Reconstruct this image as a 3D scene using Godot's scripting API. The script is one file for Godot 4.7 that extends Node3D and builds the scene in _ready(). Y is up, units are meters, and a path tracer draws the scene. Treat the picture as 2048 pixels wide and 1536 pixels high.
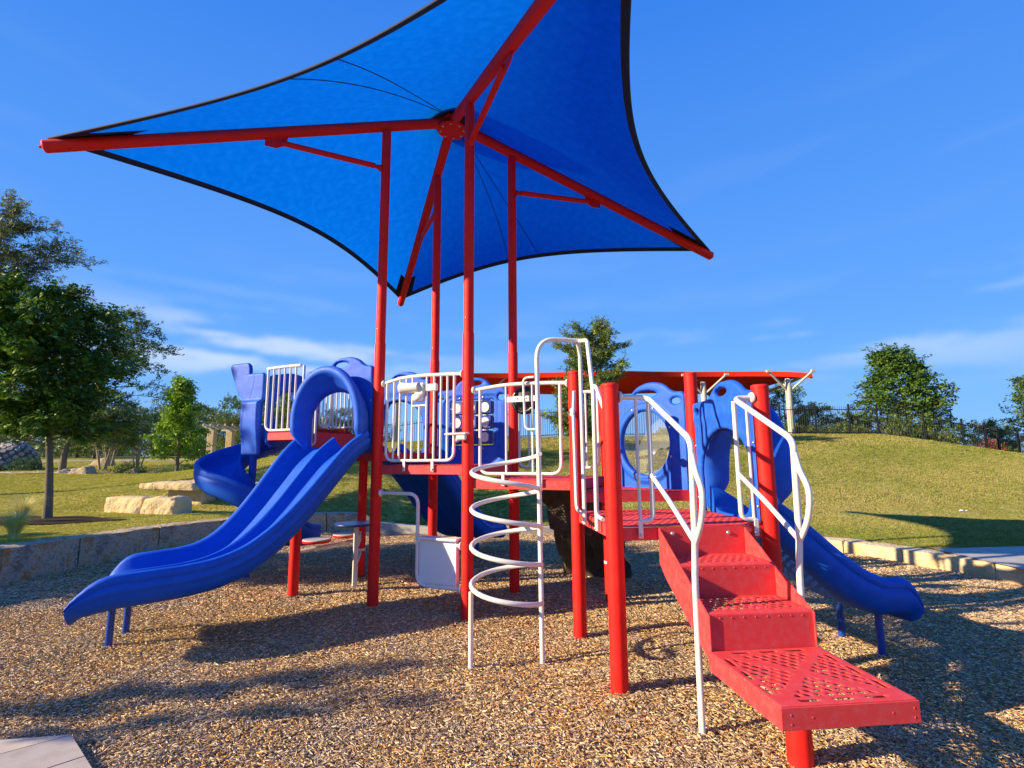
extends Node3D
# x right, y up, z = -depth. Plan points are Vector2(x, depth).

const RP := 0.0635
const DECK_PLATFORM := 1.13
const DECK_TRIANGLE := 1.31
const DECK_MIDDLE := 1.425
const DECK_FRONT := 1.57
const DECK_UPPER := 1.72
const DECK_STEP := 2.0

var rng := RandomNumberGenerator.new()
var noise := FastNoiseLite.new()
var ground_noise := FastNoiseLite.new()
var used := {}
var M := {}
var POST := {}
var UU := Vector2(0.9125, -0.4092)
var VV := Vector2(0.4092, 0.9125)

class MB:
	var v := PackedVector3Array()
	var c := PackedColorArray()
	var uv := PackedVector2Array()
	var i := PackedInt32Array()
	var col := Color(1, 1, 1)
	var has_col := false
	func p(a: Vector3) -> int:
		v.append(a)
		c.append(col)
		return v.size() - 1
	func t(a: int, b: int, d: int) -> void:      # counter-clockwise seen from outside
		i.append(a); i.append(d); i.append(b)
	func q(a: int, b: int, d: int, e: int) -> void:
		t(a, b, d); t(a, d, e)
	func quad(a: Vector3, b: Vector3, d: Vector3, e: Vector3) -> void:
		var k := v.size()
		p(a); p(b); p(d); p(e)
		q(k, k + 1, k + 2, k + 3)
	func tri(a: Vector3, b: Vector3, d: Vector3) -> void:
		var k := v.size()
		p(a); p(b); p(d)
		t(k, k + 1, k + 2)
	func grid(rows: Array, close_rows := false, close_cols := false, flip := false) -> void:
		var nr := rows.size()
		var nc: int = rows[0].size()
		var k := v.size()
		for r in rows:
			for a in r:
				p(a)
		for r in range(nr if close_rows else nr - 1):
			for s in range(nc if close_cols else nc - 1):
				var a := k + r * nc + s
				var b := k + r * nc + (s + 1) % nc
				var d := k + ((r + 1) % nr) * nc + (s + 1) % nc
				var e := k + ((r + 1) % nr) * nc + s
				if flip: q(a, e, d, b)
				else: q(a, b, d, e)
	func fan(ring: Array, flip := false) -> void:
		var m := Vector3.ZERO
		for a in ring: m += a
		m /= ring.size()
		var k := p(m)
		for a in ring: p(a)
		for s in ring.size():
			var a := k + 1 + s
			var b := k + 1 + (s + 1) % ring.size()
			if flip: t(k, b, a)
			else: t(k, a, b)
	func tube(path: Array, r, sides := 12, caps := true) -> void:
		var rings := []
		var up := Vector3.UP
		var n := path.size()
		var side := Vector3.ZERO
		for s in n:
			var d: Vector3 = (path[mini(s + 1, n - 1)] - path[maxi(s - 1, 0)]).normalized()
			if side == Vector3.ZERO:
				side = d.cross(Vector3.UP if absf(d.y) < 0.9 else Vector3.RIGHT).normalized()
			else:
				side = (side - d * side.dot(d)).normalized()
			up = side.cross(d).normalized()
			var rr: float = r[s] if r is Array else r
			var ring := []
			for k in sides:
				var a := TAU * k / sides
				ring.append(path[s] + (side * cos(a) + up * sin(a)) * rr)
			rings.append(ring)
		grid(rings, false, true, true)
		if caps:
			fan(rings[0], false)
			fan(rings[n - 1], true)
	func box(cen: Vector3, size: Vector3, basis := Basis(), bev := 0.0) -> void:
		var h := size / 2
		var b: float = minf(bev, minf(h.x, minf(h.y, h.z)) * 0.9)
		if b <= 0.0:
			for f in [[0, 1, 2], [1, 2, 0], [2, 0, 1]]:
				for s in [-1.0, 1.0]:
					var pts := []
					for w in [[-1, -1], [1, -1], [1, 1], [-1, 1]]:
						var a := Vector3.ZERO
						a[f[0]] = s * h[f[0]]
						a[f[1]] = w[0] * h[f[1]]
						a[f[2]] = w[1] * h[f[2]]
						pts.append(cen + basis * a)
					if s > 0: quad(pts[0], pts[1], pts[2], pts[3])
					else: quad(pts[3], pts[2], pts[1], pts[0])
			return
		# chamfered box: faces, edge strips, corner triangles
		var at := func(ax: int, sx: float, sy: float, sz: float) -> Vector3:
			var a := Vector3(sx * (h.x - b), sy * (h.y - b), sz * (h.z - b))
			a[ax] = [sx, sy, sz][ax] * h[ax]
			return cen + basis * a
		for f in [[0, 1, 2], [1, 2, 0], [2, 0, 1]]:
			for s in [-1.0, 1.0]:
				var pts := []
				for w in [[-1.0, -1.0], [1.0, -1.0], [1.0, 1.0], [-1.0, 1.0]]:
					var g := [0.0, 0.0, 0.0]
					g[f[0]] = s; g[f[1]] = w[0]; g[f[2]] = w[1]
					pts.append(at.call(f[0], g[0], g[1], g[2]))
				if s > 0: quad(pts[0], pts[1], pts[2], pts[3])
				else: quad(pts[3], pts[2], pts[1], pts[0])
			for s1 in [-1.0, 1.0]:
				for s2 in [-1.0, 1.0]:
					var e := []
					for w in [[f[1], -1.0], [f[1], 1.0], [f[2], 1.0], [f[2], -1.0]]:
						var g := [0.0, 0.0, 0.0]
						g[f[1]] = s1; g[f[2]] = s2; g[f[0]] = w[1]
						e.append(at.call(w[0], g[0], g[1], g[2]))
					if s1 * s2 < 0: quad(e[0], e[1], e[2], e[3])
					else: quad(e[3], e[2], e[1], e[0])
		for sx in [-1.0, 1.0]:
			for sy in [-1.0, 1.0]:
				for sz in [-1.0, 1.0]:
					var a: Vector3 = at.call(0, sx, sy, sz)
					var d: Vector3 = at.call(1, sx, sy, sz)
					var e: Vector3 = at.call(2, sx, sy, sz)
					if sx * sy * sz > 0: tri(a, d, e)
					else: tri(a, e, d)
	func cap(flat: Array, ring: Array, flip: bool) -> void:   # fills a ring whose outline in 2-D is flat
		var pl := PackedVector2Array(flat)
		var area := 0.0
		for k in flat.size(): area += flat[k].cross(flat[(k + 1) % flat.size()])
		var ts := Geometry2D.triangulate_polygon(pl)
		var k0 := v.size()
		for a in ring: p(a)
		for k in range(0, ts.size(), 3):
			var ar: float = (flat[ts[k + 1]] - flat[ts[k]]).cross(flat[ts[k + 2]] - flat[ts[k]])
			var same := (ar > 0.0) == (area > 0.0)
			if same != flip: t(k0 + ts[k], k0 + ts[k + 1], k0 + ts[k + 2])
			else: t(k0 + ts[k], k0 + ts[k + 2], k0 + ts[k + 1])
	func lathe(cen: Vector3, axis: Vector3, prof: Array, sides := 20) -> void:   # prof: [along, radius]
		var ax := axis.normalized()
		var s := ax.cross(Vector3.UP if absf(ax.y) < 0.9 else Vector3.RIGHT).normalized()
		var w := ax.cross(s)
		var rings := []
		for e in prof:
			var ring := []
			for k in sides:
				var a := TAU * k / sides
				ring.append(cen + ax * e[0] + (s * cos(a) + w * sin(a)) * e[1])
			rings.append(ring)
		grid(rings, false, true)
	func mesh(mat: Material = null) -> ArrayMesh:
		var nn := PackedVector3Array()
		nn.resize(v.size())
		for k in range(0, i.size(), 3):
			var a := v[i[k]]
			var f := (v[i[k + 2]] - a).cross(v[i[k + 1]] - a)
			nn[i[k]] += f; nn[i[k + 1]] += f; nn[i[k + 2]] += f
		for k in nn.size():
			nn[k] = nn[k].normalized() if nn[k].length_squared() > 1e-20 else Vector3.UP
		var arr := []
		arr.resize(Mesh.ARRAY_MAX)
		arr[Mesh.ARRAY_VERTEX] = v
		arr[Mesh.ARRAY_NORMAL] = nn
		if has_col: arr[Mesh.ARRAY_COLOR] = c
		if uv.size() == v.size(): arr[Mesh.ARRAY_TEX_UV] = uv
		arr[Mesh.ARRAY_INDEX] = i
		var m := ArrayMesh.new()
		m.add_surface_from_arrays(Mesh.PRIMITIVE_TRIANGLES, arr)
		if mat: m.surface_set_material(0, mat)
		return m

# ---------------------------------------------------------------- helpers
func P3(a: Vector2, y: float) -> Vector3:
	return Vector3(a.x, y, -a.y)

func D3(x: float, y: float, d: float) -> Vector3:
	return Vector3(x, y, -d)

func numbered(called: String) -> String:
	if not used.has(called):
		used[called] = 0
		return called
	used[called] += 1
	return "%s_%03d" % [called, used[called]]

func tag(o: Node3D, label: String, category: String, group := "") -> void:
	o.set_meta("label", label)
	o.set_meta("category", category)
	if group != "": o.set_meta("group", group)

func thing(called: String, label: String, category: String, at := Vector3.ZERO, group := "") -> Node3D:
	var o := Node3D.new()
	o.name = numbered(called)
	add_child(o)
	o.position = at
	tag(o, label, category, group)
	return o

func inst(called: String, mesh: Mesh, parent: Node3D, world := true) -> MeshInstance3D:
	var o := MeshInstance3D.new()
	o.mesh = mesh
	o.name = called
	parent.add_child(o, true)
	if world and parent != self and parent.get_parent() == self:
		o.position = -parent.position
	return o

func part(called: String, mb: MB, mat: Material, parent: Node3D, world := true) -> MeshInstance3D:
	return inst(called, mb.mesh(mat), parent, world)

func struct(called: String, mb: MB, mat: Material) -> MeshInstance3D:
	var o := inst(called, mb.mesh(mat), self, false)
	o.set_meta("kind", "structure")
	return o

func lin(r: float, g: float, b: float) -> Color:
	return Color(r, g, b).linear_to_srgb()

func mat(c: Color, rough := 0.6, spec := 0.5) -> StandardMaterial3D:
	var m := StandardMaterial3D.new()
	m.albedo_color = c
	m.roughness = rough
	m.metallic_specular = spec
	return m

func noise_image(size: int, sd: int, freq: float, ramp: Array, octaves := 4, sd2 := 0, freq2 := 0.0, mixing := 0.5, stretch := 1) -> ImageTexture:
	# ramp: [[position, linear colour], ...]; two noises are blended before the ramp
	var f := FastNoiseLite.new()
	f.seed = sd
	f.frequency = freq
	f.fractal_octaves = octaves
	var a := f.get_seamless_image(size * stretch, size)
	var b: Image = null
	if freq2 > 0.0:
		f.seed = sd2
		f.frequency = freq2
		b = f.get_seamless_image(size * stretch, size)
	if stretch > 1:
		a.resize(size, size, Image.INTERPOLATE_BILINEAR)
		if b: b.resize(size, size, Image.INTERPOLATE_BILINEAR)
	var g := Gradient.new()
	var offs := PackedFloat32Array()
	var cols := PackedColorArray()
	for e in ramp:
		offs.append(e[0])
		cols.append(e[1])
	g.offsets = offs
	g.colors = cols
	var out := Image.create(size, size, true, Image.FORMAT_RGB8)
	for y in size:
		for x in size:
			var t := a.get_pixel(x, y).r
			if b: t = lerpf(t, b.get_pixel(x, y).r, mixing)
			out.set_pixel(x, y, g.sample(t).linear_to_srgb())
	out.generate_mipmaps()
	return ImageTexture.create_from_image(out)

func bump_tex(size: int, sd: int, freq: float, strength: float, octaves := 4) -> ImageTexture:
	var f := FastNoiseLite.new()
	f.seed = sd
	f.frequency = freq
	f.fractal_octaves = octaves
	var a := f.get_seamless_image(size, size)
	a.convert(Image.FORMAT_RGBA8)
	a.bump_map_to_normal_map(strength)
	a.generate_mipmaps()
	return ImageTexture.create_from_image(a)

func triplanar(m: StandardMaterial3D, s: float, world := true) -> StandardMaterial3D:
	m.uv1_triplanar = true
	m.uv1_world_triplanar = world
	m.uv1_scale = Vector3(s, s, s)
	return m

# A sheet cut by a 2-D distance function, with rounded edges; place() lays it in space.
func panel(sdf: Callable, x0: float, x1: float, y0: float, y1: float, res: float, thick: float, rnd: float, place: Callable, emboss = null) -> MB:
	var mb := MB.new()
	var nx := int(ceil((x1 - x0) / res)) + 1
	var ny := int(ceil((y1 - y0) / res)) + 1
	var d := PackedFloat32Array()
	d.resize(nx * ny)
	var fr := PackedInt32Array()
	var bk := PackedInt32Array()
	fr.resize(nx * ny); bk.resize(nx * ny)
	for j in ny:
		for k in nx:
			var x := x0 + k * res
			var y := y0 + j * res
			var s: float = sdf.call(x, y)
			d[j * nx + k] = s
			if s < 0.0:
				var u := minf(-s / rnd, 1.0)
				var h := thick * 0.5 * sqrt(1.0 - (1.0 - u) * (1.0 - u))
				var e: float = emboss.call(x, y) if emboss != null else 0.0
				fr[j * nx + k] = mb.p(place.call(x, y, h + e))
				bk[j * nx + k] = mb.p(place.call(x, y, -h))
	var cut := {}
	for j in ny - 1:
		for k in nx - 1:
			var id := [j * nx + k, j * nx + k + 1, (j + 1) * nx + k + 1, (j + 1) * nx + k]
			var f := []
			var b := []
			for w in 4:
				var a: int = id[w]
				var c: int = id[(w + 1) % 4]
				var ina := d[a] < 0.0
				var inc := d[c] < 0.0
				if ina:
					f.append(fr[a]); b.append(bk[a])
				if ina != inc:
					var key := mini(a, c) * 4 + (1 if absi(a - c) == 1 else 2)
					if not cut.has(key):
						var t := clampf(d[a] / (d[a] - d[c]), 0.0, 1.0)
						var pa := Vector2(x0 + (a % nx) * res, y0 + (a / nx) * res)
						var pc := Vector2(x0 + (c % nx) * res, y0 + (c / nx) * res)
						var pm := pa.lerp(pc, t)
						cut[key] = mb.p(place.call(pm.x, pm.y, 0.0))
					f.append(cut[key]); b.append(cut[key])
			for w in range(1, f.size() - 1):
				mb.t(f[0], f[w], f[w + 1])
				mb.t(b[0], b[w + 1], b[w])
	return mb

func rrect(x: float, y: float, cx: float, cy: float, hx: float, hy: float, r: float) -> float:
	var qx := absf(x - cx) - hx + r
	var qy := absf(y - cy) - hy + r
	return Vector2(maxf(qx, 0), maxf(qy, 0)).length() + minf(maxf(qx, qy), 0.0) - r

func ell(x: float, y: float, cx: float, cy: float, rx: float, ry: float) -> float:
	var k := Vector2((x - cx) / rx, (y - cy) / ry).length()
	return (k - 1.0) * minf(rx, ry)

func smin(a: float, b: float, k: float) -> float:
	var h := clampf(0.5 + 0.5 * (b - a) / k, 0, 1)
	return lerpf(b, a, h) - k * h * (1 - h)

func poly_len(pts: Array) -> float:
	var s := 0.0
	for k in pts.size() - 1: s += pts[k].distance_to(pts[k + 1])
	return s

# rounds the corners of a pipe's centre line
func bend(pts: Array, r: float, steps := 6) -> Array:
	var out := [pts[0]]
	for k in range(1, pts.size() - 1):
		var a: Vector3 = pts[k - 1]
		var b: Vector3 = pts[k]
		var c: Vector3 = pts[k + 1]
		var rr := minf(r, minf(a.distance_to(b), b.distance_to(c)) * 0.49)
		var s := b + (a - b).normalized() * rr
		var e := b + (c - b).normalized() * rr
		for w in steps + 1:
			var t := float(w) / steps
			out.append(s.lerp(b, t).lerp(b.lerp(e, t), t))
	out.append(pts[-1])
	return out

func catmull(pts: Array, per := 8) -> Array:
	var out := []
	for k in pts.size() - 1:
		var a = pts[maxi(k - 1, 0)]
		var b = pts[k]
		var c = pts[k + 1]
		var d = pts[mini(k + 2, pts.size() - 1)]
		for w in per:
			var t := float(w) / per
			out.append(0.5 * (2.0 * b + (c - a) * t + (2.0 * a - 5.0 * b + 4.0 * c - d) * t * t + (3.0 * b - a - 3.0 * c + d) * t * t * t))
	out.append(pts[-1])
	return out

# point on the edge between two posts: t metres along, height, offset outwards (towards the viewer side)
func on_edge(a: Vector2, b: Vector2, t: float, h: float, off := 0.0) -> Vector3:
	var u := (b - a).normalized()
	var n := Vector2(u.y, -u.x)
	return P3(a + u * t + n * off, h)

# ---------------------------------------------------------------- play structure parts
func post(root: Node3D, k: String, top: float, mast := false) -> void:
	var mb := MB.new()
	var a: Vector2 = POST[k]
	var c := P3(a, 0)
	if mast:
		mb.lathe(c, Vector3.UP, [[-0.15, RP], [3.02, RP], [3.03, RP - 0.002], [3.04, RP - 0.006], [top - 0.03, RP - 0.006], [top - 0.03, 0.03], [top + 0.02, 0.03]], 28)
	else:
		mb.lathe(c, Vector3.UP, [[-0.15, RP], [top - 0.03, RP], [top - 0.03, RP + 0.003], [top - 0.008, RP + 0.003], [top - 0.002, RP - 0.006], [top, 0.03], [top, 0.0]], 28)
	var o := part("post", mb, M.red, root)
	if mast:
		for e in [2.9, 3.2]:
			var dir := Vector3(-0.5, 0, 0.86)
			bolt(o, "bolt", M.bolt, c + Vector3(0, e, 0) + dir * (RP - 0.006), dir, 0.009)

func collar(root: Node3D, at: Vector3, dir: Vector3, called := "pipe_collar") -> void:
	var mb := MB.new()
	mb.lathe(at, dir, [[0, 0.0], [0.0, 0.042], [0.012, 0.045], [0.024, 0.036], [0.034, 0.022]], 16)
	part(called, mb, M.white, root)

func pipe(called: String, pts: Array, r: float, root: Node3D, m: Material = null, bendr := 0.06) -> MeshInstance3D:
	var mb := MB.new()
	mb.tube(bend(pts, bendr), r, 12)
	return part(called, mb, m if m else M.white, root)

func hole_field(x: float, y: float, px: float, py: float, rx: float, ry: float) -> float:
	var row := int(floor(y / py))
	var yy := y - (row + 0.5) * py
	var xx := x + (0.5 * px if posmod(row, 2) == 1 else 0.0)
	xx -= (floor(xx / px) + 0.5) * px
	return ell(xx, yy, 0, 0, rx, ry)

# a perforated deck: top sheet with slots and a folded rim
func deck(root: Node3D, pts: Array, h: float, called := "deck", open_edge := -1) -> MeshInstance3D:
	var o2 := pts[0] as Vector2
	var u: Vector2 = (pts[1] - pts[0]).normalized()
	var n := Vector2(-u.y, u.x)
	var loc := []
	var mx := Vector2(9, 9)
	var mn := Vector2(-9, -9)
	for a in pts:
		var q := Vector2((a - o2).dot(u), (a - o2).dot(n))
		loc.append(q)
		mx = Vector2(minf(mx.x, q.x), minf(mx.y, q.y))
		mn = Vector2(maxf(mn.x, q.x), maxf(mn.y, q.y))
	var area := 0.0
	for k in loc.size(): area += loc[k].cross(loc[(k + 1) % loc.size()])
	var ccw := area > 0.0
	var edge := func(x: float, y: float) -> float:
		var d := -9.0
		for k in loc.size():
			var a: Vector2 = loc[k]
			var b: Vector2 = loc[(k + 1) % loc.size()]
			var e := (b - a).normalized()
			var s := (x - a.x) * e.y - (y - a.y) * e.x
			d = maxf(d, s if ccw else -s)
		return d
	var f := func(x: float, y: float) -> float:
		var d: float = edge.call(x, y) + 0.0
		for q in loc:
			d = maxf(d, RP + 0.004 - Vector2(x - q.x, y - q.y).length())
		if d < -0.055: d = maxf(d, -hole_field(x, y, 0.062, 0.05, 0.019, 0.0135))
		return d
	var place := func(x: float, y: float, z: float) -> Vector3:
		return P3(o2 + u * x + n * y, h - 0.004 + z)
	var o := part(called, panel(f, mx.x - 0.01, mn.x + 0.01, mx.y - 0.01, mn.y + 0.01, 0.0098, 0.007, 0.004, place), M.deck, root)
	var cen := Vector2.ZERO
	for a in pts: cen += a
	cen /= pts.size()
	for k in pts.size():
		if k == open_edge: continue
		var a: Vector2 = pts[k]
		var b: Vector2 = pts[(k + 1) % pts.size()]
		var e := (b - a).normalized()
		var rim := MB.new()
		var w := (b - a).length() - 2 * RP
		var mid := (a + b) / 2 + (cen - (a + b) / 2).normalized() * 0.004
		rim.box(P3(mid, h - 0.056), Vector3(w, 0.094, 0.008), Basis(Vector3.UP, atan2(e.y, e.x)), 0.002)
		part("rim_plate", rim, M.deck, o)
	return o

func bolt(root: Node3D, called: String, m: Material, at: Vector3, dir: Vector3, r := 0.011) -> void:
	var mb := MB.new()
	mb.lathe(at, dir, [[0, r], [r * 0.3, r], [r * 0.6, r * 0.6], [r * 0.65, 0.0]], 8)
	part(called, mb, m, root)

# moulded arch panel between two posts with its handle lobe, and the hood behind it on the outer side
func arch(root: Node3D, called: String, a: Vector2, b: Vector2, dk: float, mirror: bool, hood_depth: float, hood_side: float) -> void:
	var w := 1.22
	var f := func(x: float, y: float) -> float:
		var xx := w - x if mirror else x
		var d := rrect(xx, y, 0.61, 0.52, 0.535, 0.53, 0.05)
		d = smin(d, ell(xx, y, 0.72, 1.0, 0.30, 0.185), 0.06)
		d = maxf(d, -(ell(xx, y, 0.64, 1.09, 0.105, 0.036)))
		d = maxf(d, -(ell(xx, y, 0.16, 0.95, 0.045, 0.03)))
		var op := minf(ell(xx, y, 0.61, 0.36, 0.44, 0.40), rrect(xx, y, 0.61, 0.05, 0.435, 0.36, 0.02))
		op = smin(op, rrect(xx, y, 0.61, -0.3, 0.36, 0.55, 0.02), 0.05)
		return maxf(d, -op)
	var emb := func(x: float, y: float) -> float:
		var xx := w - x if mirror else x
		var g := absf(ell(xx, y, 0.26, 0.72, 0.07, 0.2))
		var e := 0.0
		if g < 0.02: e -= 0.008 * (1.0 - g / 0.02)
		e += 0.012 * smoothstep(0.0, 0.1, y - 0.80)
		return e
	var u := (b - a).normalized()
	var place := func(x: float, y: float, z: float) -> Vector3:
		return on_edge(a, b, x, dk + y, z)
	var o := part(called, panel(f, 0.05, 1.17, -0.05, 1.22, 0.0125, 0.05, 0.026, place, emb), M.blue, root)
	# hood: a flared vault that stands proud of the panel
	var rows := []
	var prof := [[0.0, 0.05], [0.06, 0.07], [0.14, 0.085], [0.22, 0.10], [0.26, 0.095], [0.285, 0.07], [0.285, 0.04], [0.265, 0.015], [0.2, -0.005], [0.1, -0.012], [0.0, -0.012]]
	var np := 44
	for k in np + 1:
		var s := float(k) / np
		var px := 0.0
		var py := 0.0
		var nx := 0.0
		var ny := 0.0
		if s < 0.2:
			px = -0.44; py = lerpf(0.02, 0.36, s / 0.2); nx = -1.0
		elif s > 0.8:
			px = 0.44; py = lerpf(0.36, 0.02, (s - 0.8) / 0.2); nx = 1.0
		else:
			var an := PI - PI * (s - 0.2) / 0.6
			px = 0.44 * cos(an); py = 0.36 + 0.40 * sin(an)
			nx = cos(an); ny = sin(an)
		var row := []
		var foot := smoothstep(0.0, 0.16, minf(s, 1.0 - s))
		var top := sin(PI * s)
		for e in prof:
			var fl: float = e[1] * (0.45 + 0.75 * foot)
			var off: float = e[0] / 0.285 * hood_depth * (0.35 + 0.5 * foot + 0.15 * top)
			var lift: float = 0.17 * maxf(ny, 0.0) * smoothstep(0.0, 0.22, e[0])
			row.append(on_edge(a, b, 0.61 + px + nx * fl, dk + py + ny * fl + lift, hood_side * (0.012 + off)))
		rows.append(row)
	var hd := MB.new()
	hd.grid(rows, false, true, hood_side < 0)
	part("hood", hd, M.blue, o)
	for e in [[0.1, 0.12], [0.1, 0.62], [1.12, 0.12], [1.12, 0.62], [0.1, 0.9]]:
		var n := Vector2(u.y, -u.x)
		for sgn in [-1.0, 1.0]:
			bolt(o, "bolt", M.bolt, on_edge(a, b, e[0], dk + e[1], 0.026 * sgn), Vector3(n.x, 0, -n.y) * sgn, 0.012)

# chute cross-section, half of it, from the bed's middle out over the rail and round underneath
func chute_profile(double: bool) -> Array:
	var half := []
	if double:
		half = [Vector2(0.0, 0.135), Vector2(0.02, 0.13), Vector2(0.04, 0.09), Vector2(0.07, 0.03), Vector2(0.12, 0.004), Vector2(0.26, 0.0), Vector2(0.40, 0.004), Vector2(0.45, 0.03), Vector2(0.485, 0.10), Vector2(0.505, 0.17), Vector2(0.525, 0.20), Vector2(0.555, 0.208), Vector2(0.58, 0.195), Vector2(0.59, 0.16), Vector2(0.582, 0.132), Vector2(0.572, 0.125), Vector2(0.582, 0.112), Vector2(0.59, 0.085), Vector2(0.585, 0.06), Vector2(0.572, 0.05), Vector2(0.565, 0.02), Vector2(0.545, -0.035), Vector2(0.49, -0.082), Vector2(0.40, -0.10), Vector2(0.3, -0.102), Vector2(0.1, -0.102), Vector2(0.0, -0.06)]
	else:
		half = [Vector2(0.0, 0.0), Vector2(0.10, 0.002), Vector2(0.19, 0.012), Vector2(0.235, 0.04), Vector2(0.262, 0.10), Vector2(0.28, 0.18), Vector2(0.298, 0.212), Vector2(0.325, 0.22), Vector2(0.35, 0.205), Vector2(0.36, 0.17), Vector2(0.352, 0.142), Vector2(0.343, 0.135), Vector2(0.352, 0.12), Vector2(0.36, 0.09), Vector2(0.352, 0.04), Vector2(0.325, -0.04), Vector2(0.26, -0.09), Vector2(0.1, -0.10), Vector2(0.0, -0.10)]
	return half

func chute(root: Node3D, called: String, path: Array, dirs: Array, double: bool, wscale := 1.0, lip := true, roll := []) -> MeshInstance3D:
	# path: floor centre line; dirs: horizontal headings (Vector2 plan)
	var half := chute_profile(double)
	var loop := []
	for k in half.size(): loop.append(half[k])
	for k in range(half.size() - 2, 0, -1): loop.append(Vector2(-half[k].x, half[k].y))
	var rows := []
	var n := path.size()
	for s in n:
		var t: Vector3 = (path[mini(s + 1, n - 1)] - path[maxi(s - 1, 0)]).normalized()
		var hd := dirs[s] as Vector2
		var side := Vector3(hd.y, 0, hd.x)      # right of the heading
		var up := side.cross(t).normalized()
		up = up.lerp(Vector3.UP, 0.5).normalized()
		var row := []
		var f := float(s) / (n - 1)
		for q in loop:
			var y: float = q.y
			var x: float = q.x * wscale
			var pull := 0.0
			if lip:
				var e := smoothstep(0.86, 1.0, f)
				if y > 0.0: y *= 1.0 - 0.72 * pow(e, 2.4)
				var g := smoothstep(0.0, 0.06, f)
				if y < 0.0: y *= lerpf(0.35, 1.0, smoothstep(0.0, 0.12, f))
				pull = 0.0 * g
				if f > 0.985: y -= 0.03
			row.append(path[s] + side * x + up * y + t * pull)
		rows.append(row)
	var mb := MB.new()
	mb.grid(rows, false, true)
	mb.cap(loop, rows[0], true)
	mb.cap(loop, rows[n - 1], false)
	return part(called, mb, M.slide, root)

func slide_leg(o: Node3D, a: Vector2, top: float) -> void:
	var mb := MB.new()
	mb.lathe(P3(a, -0.1), Vector3.UP, [[0, 0.030], [top + 0.1, 0.030]], 16)
	part("leg", mb, M.leg_blue, o)

func straight_slide(root: Node3D, called: String, start: Vector2, dir: Vector2, h0: float, h1: float, run: float, double: bool, wscale: float, legs: Array) -> void:
	var path := []
	var dirs := []
	var n := 40
	for k in n + 1:
		var f := float(k) / n
		var z := 0.0
		var e := clampf((f - 0.02) / 0.80, 0, 1)
		z = lerpf(h0, h1, e * e * (3 - 2 * e) * 0.55 + (1.0 - pow(1.0 - e, 1.8)) * 0.45)
		if f > 0.93: z -= (f - 0.93) * 0.5
		path.append(P3(start + dir * (run * f), z))
		dirs.append(dir)
	var o := chute(root, called, path, dirs, double, wscale)
	for l in legs: slide_leg(o, l[0], l[1])

func build_structure() -> void:
	var P := POST
	var root := thing("play_structure", "red and blue playground structure with slides under a blue shade canopy", "playground", P3(Vector2(-0.5, 6.0), 0))
	for k in ["P1", "P2", "P6", "P7"]: post(root, k, 5.85, true)
	post(root, "P3", 2.505); post(root, "P11", 2.505); post(root, "P5", 2.505)
	post(root, "P4", 2.205); post(root, "P10", 2.205)
	post(root, "P8", 2.50); post(root, "P9", 2.70)
	# label bands on two posts
	for e in [["P5", 0.42, 0.03], ["P9", 0.33, 0.035]]:
		var bd := MB.new()
		bd.lathe(P3(P[e[0]], e[1]), Vector3.UP, [[0, RP + 0.0005], [0.0, RP + 0.002], [e[2], RP + 0.002], [e[2], RP + 0.0005]], 24)
		part("label_band", bd, M.white, root)
	# decks
	deck(root, [P.P4, P.P10, P.P11, P.P3], DECK_PLATFORM)
	deck(root, [P.P3, P.P11, P.P5], DECK_TRIANGLE)
	deck(root, [P.P2, P.P3, P.P5, P.P6], DECK_MIDDLE)
	deck(root, [P.P1, P.P2, P.P6, P.P7], DECK_FRONT)
	deck(root, [P.P8, P.P1, P.P7, P.P9], DECK_UPPER)
	var SL: Vector2 = P.P8 - UU * 0.66
	var SB: Vector2 = P.P9 - UU * 0.66
	var sd := deck(root, [SL, P.P8, P.P9, SB], DECK_STEP)
	# toe plates along the back of the step deck, falling towards the upper deck
	var tp := MB.new()
	var pl := [on_edge(SB, P.P9, 0.0, 1.9), on_edge(SB, P.P9, 1.10, 1.66), on_edge(SB, P.P9, 1.10, 1.80), on_edge(SB, P.P9, 0.62, 1.92), on_edge(SB, P.P9, 0.28, 2.10), on_edge(SB, P.P9, 0.0, 2.10)]
	tp.fan(pl); tp.fan(pl, true)
	part("toe_plate", tp, M.deck, sd)
	tp = MB.new()
	var tl := [on_edge(SL, SB, 0.75, 1.9), on_edge(SL, SB, 1.22, 1.9), on_edge(SL, SB, 1.22, 2.10), on_edge(SL, SB, 0.75, 2.10)]
	tp.fan(tl); tp.fan(tl, true)
	part("toe_plate", tp, M.deck, sd)
	tp = MB.new()
	tp.box(on_edge(P.P8, P.P9, 0.61, 1.86), Vector3(0.006, 0.27, 1.08), Basis(Vector3.UP, atan2(UU.y, UU.x)), 0.0)
	part("riser_plate", tp, M.deck, sd)
	build_railings(root, SL, SB)
	build_panels(root)
	build_slides(root, SL, SB)
	build_climbers(root)
	build_stairs(root)
	build_canopy(root)

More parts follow.
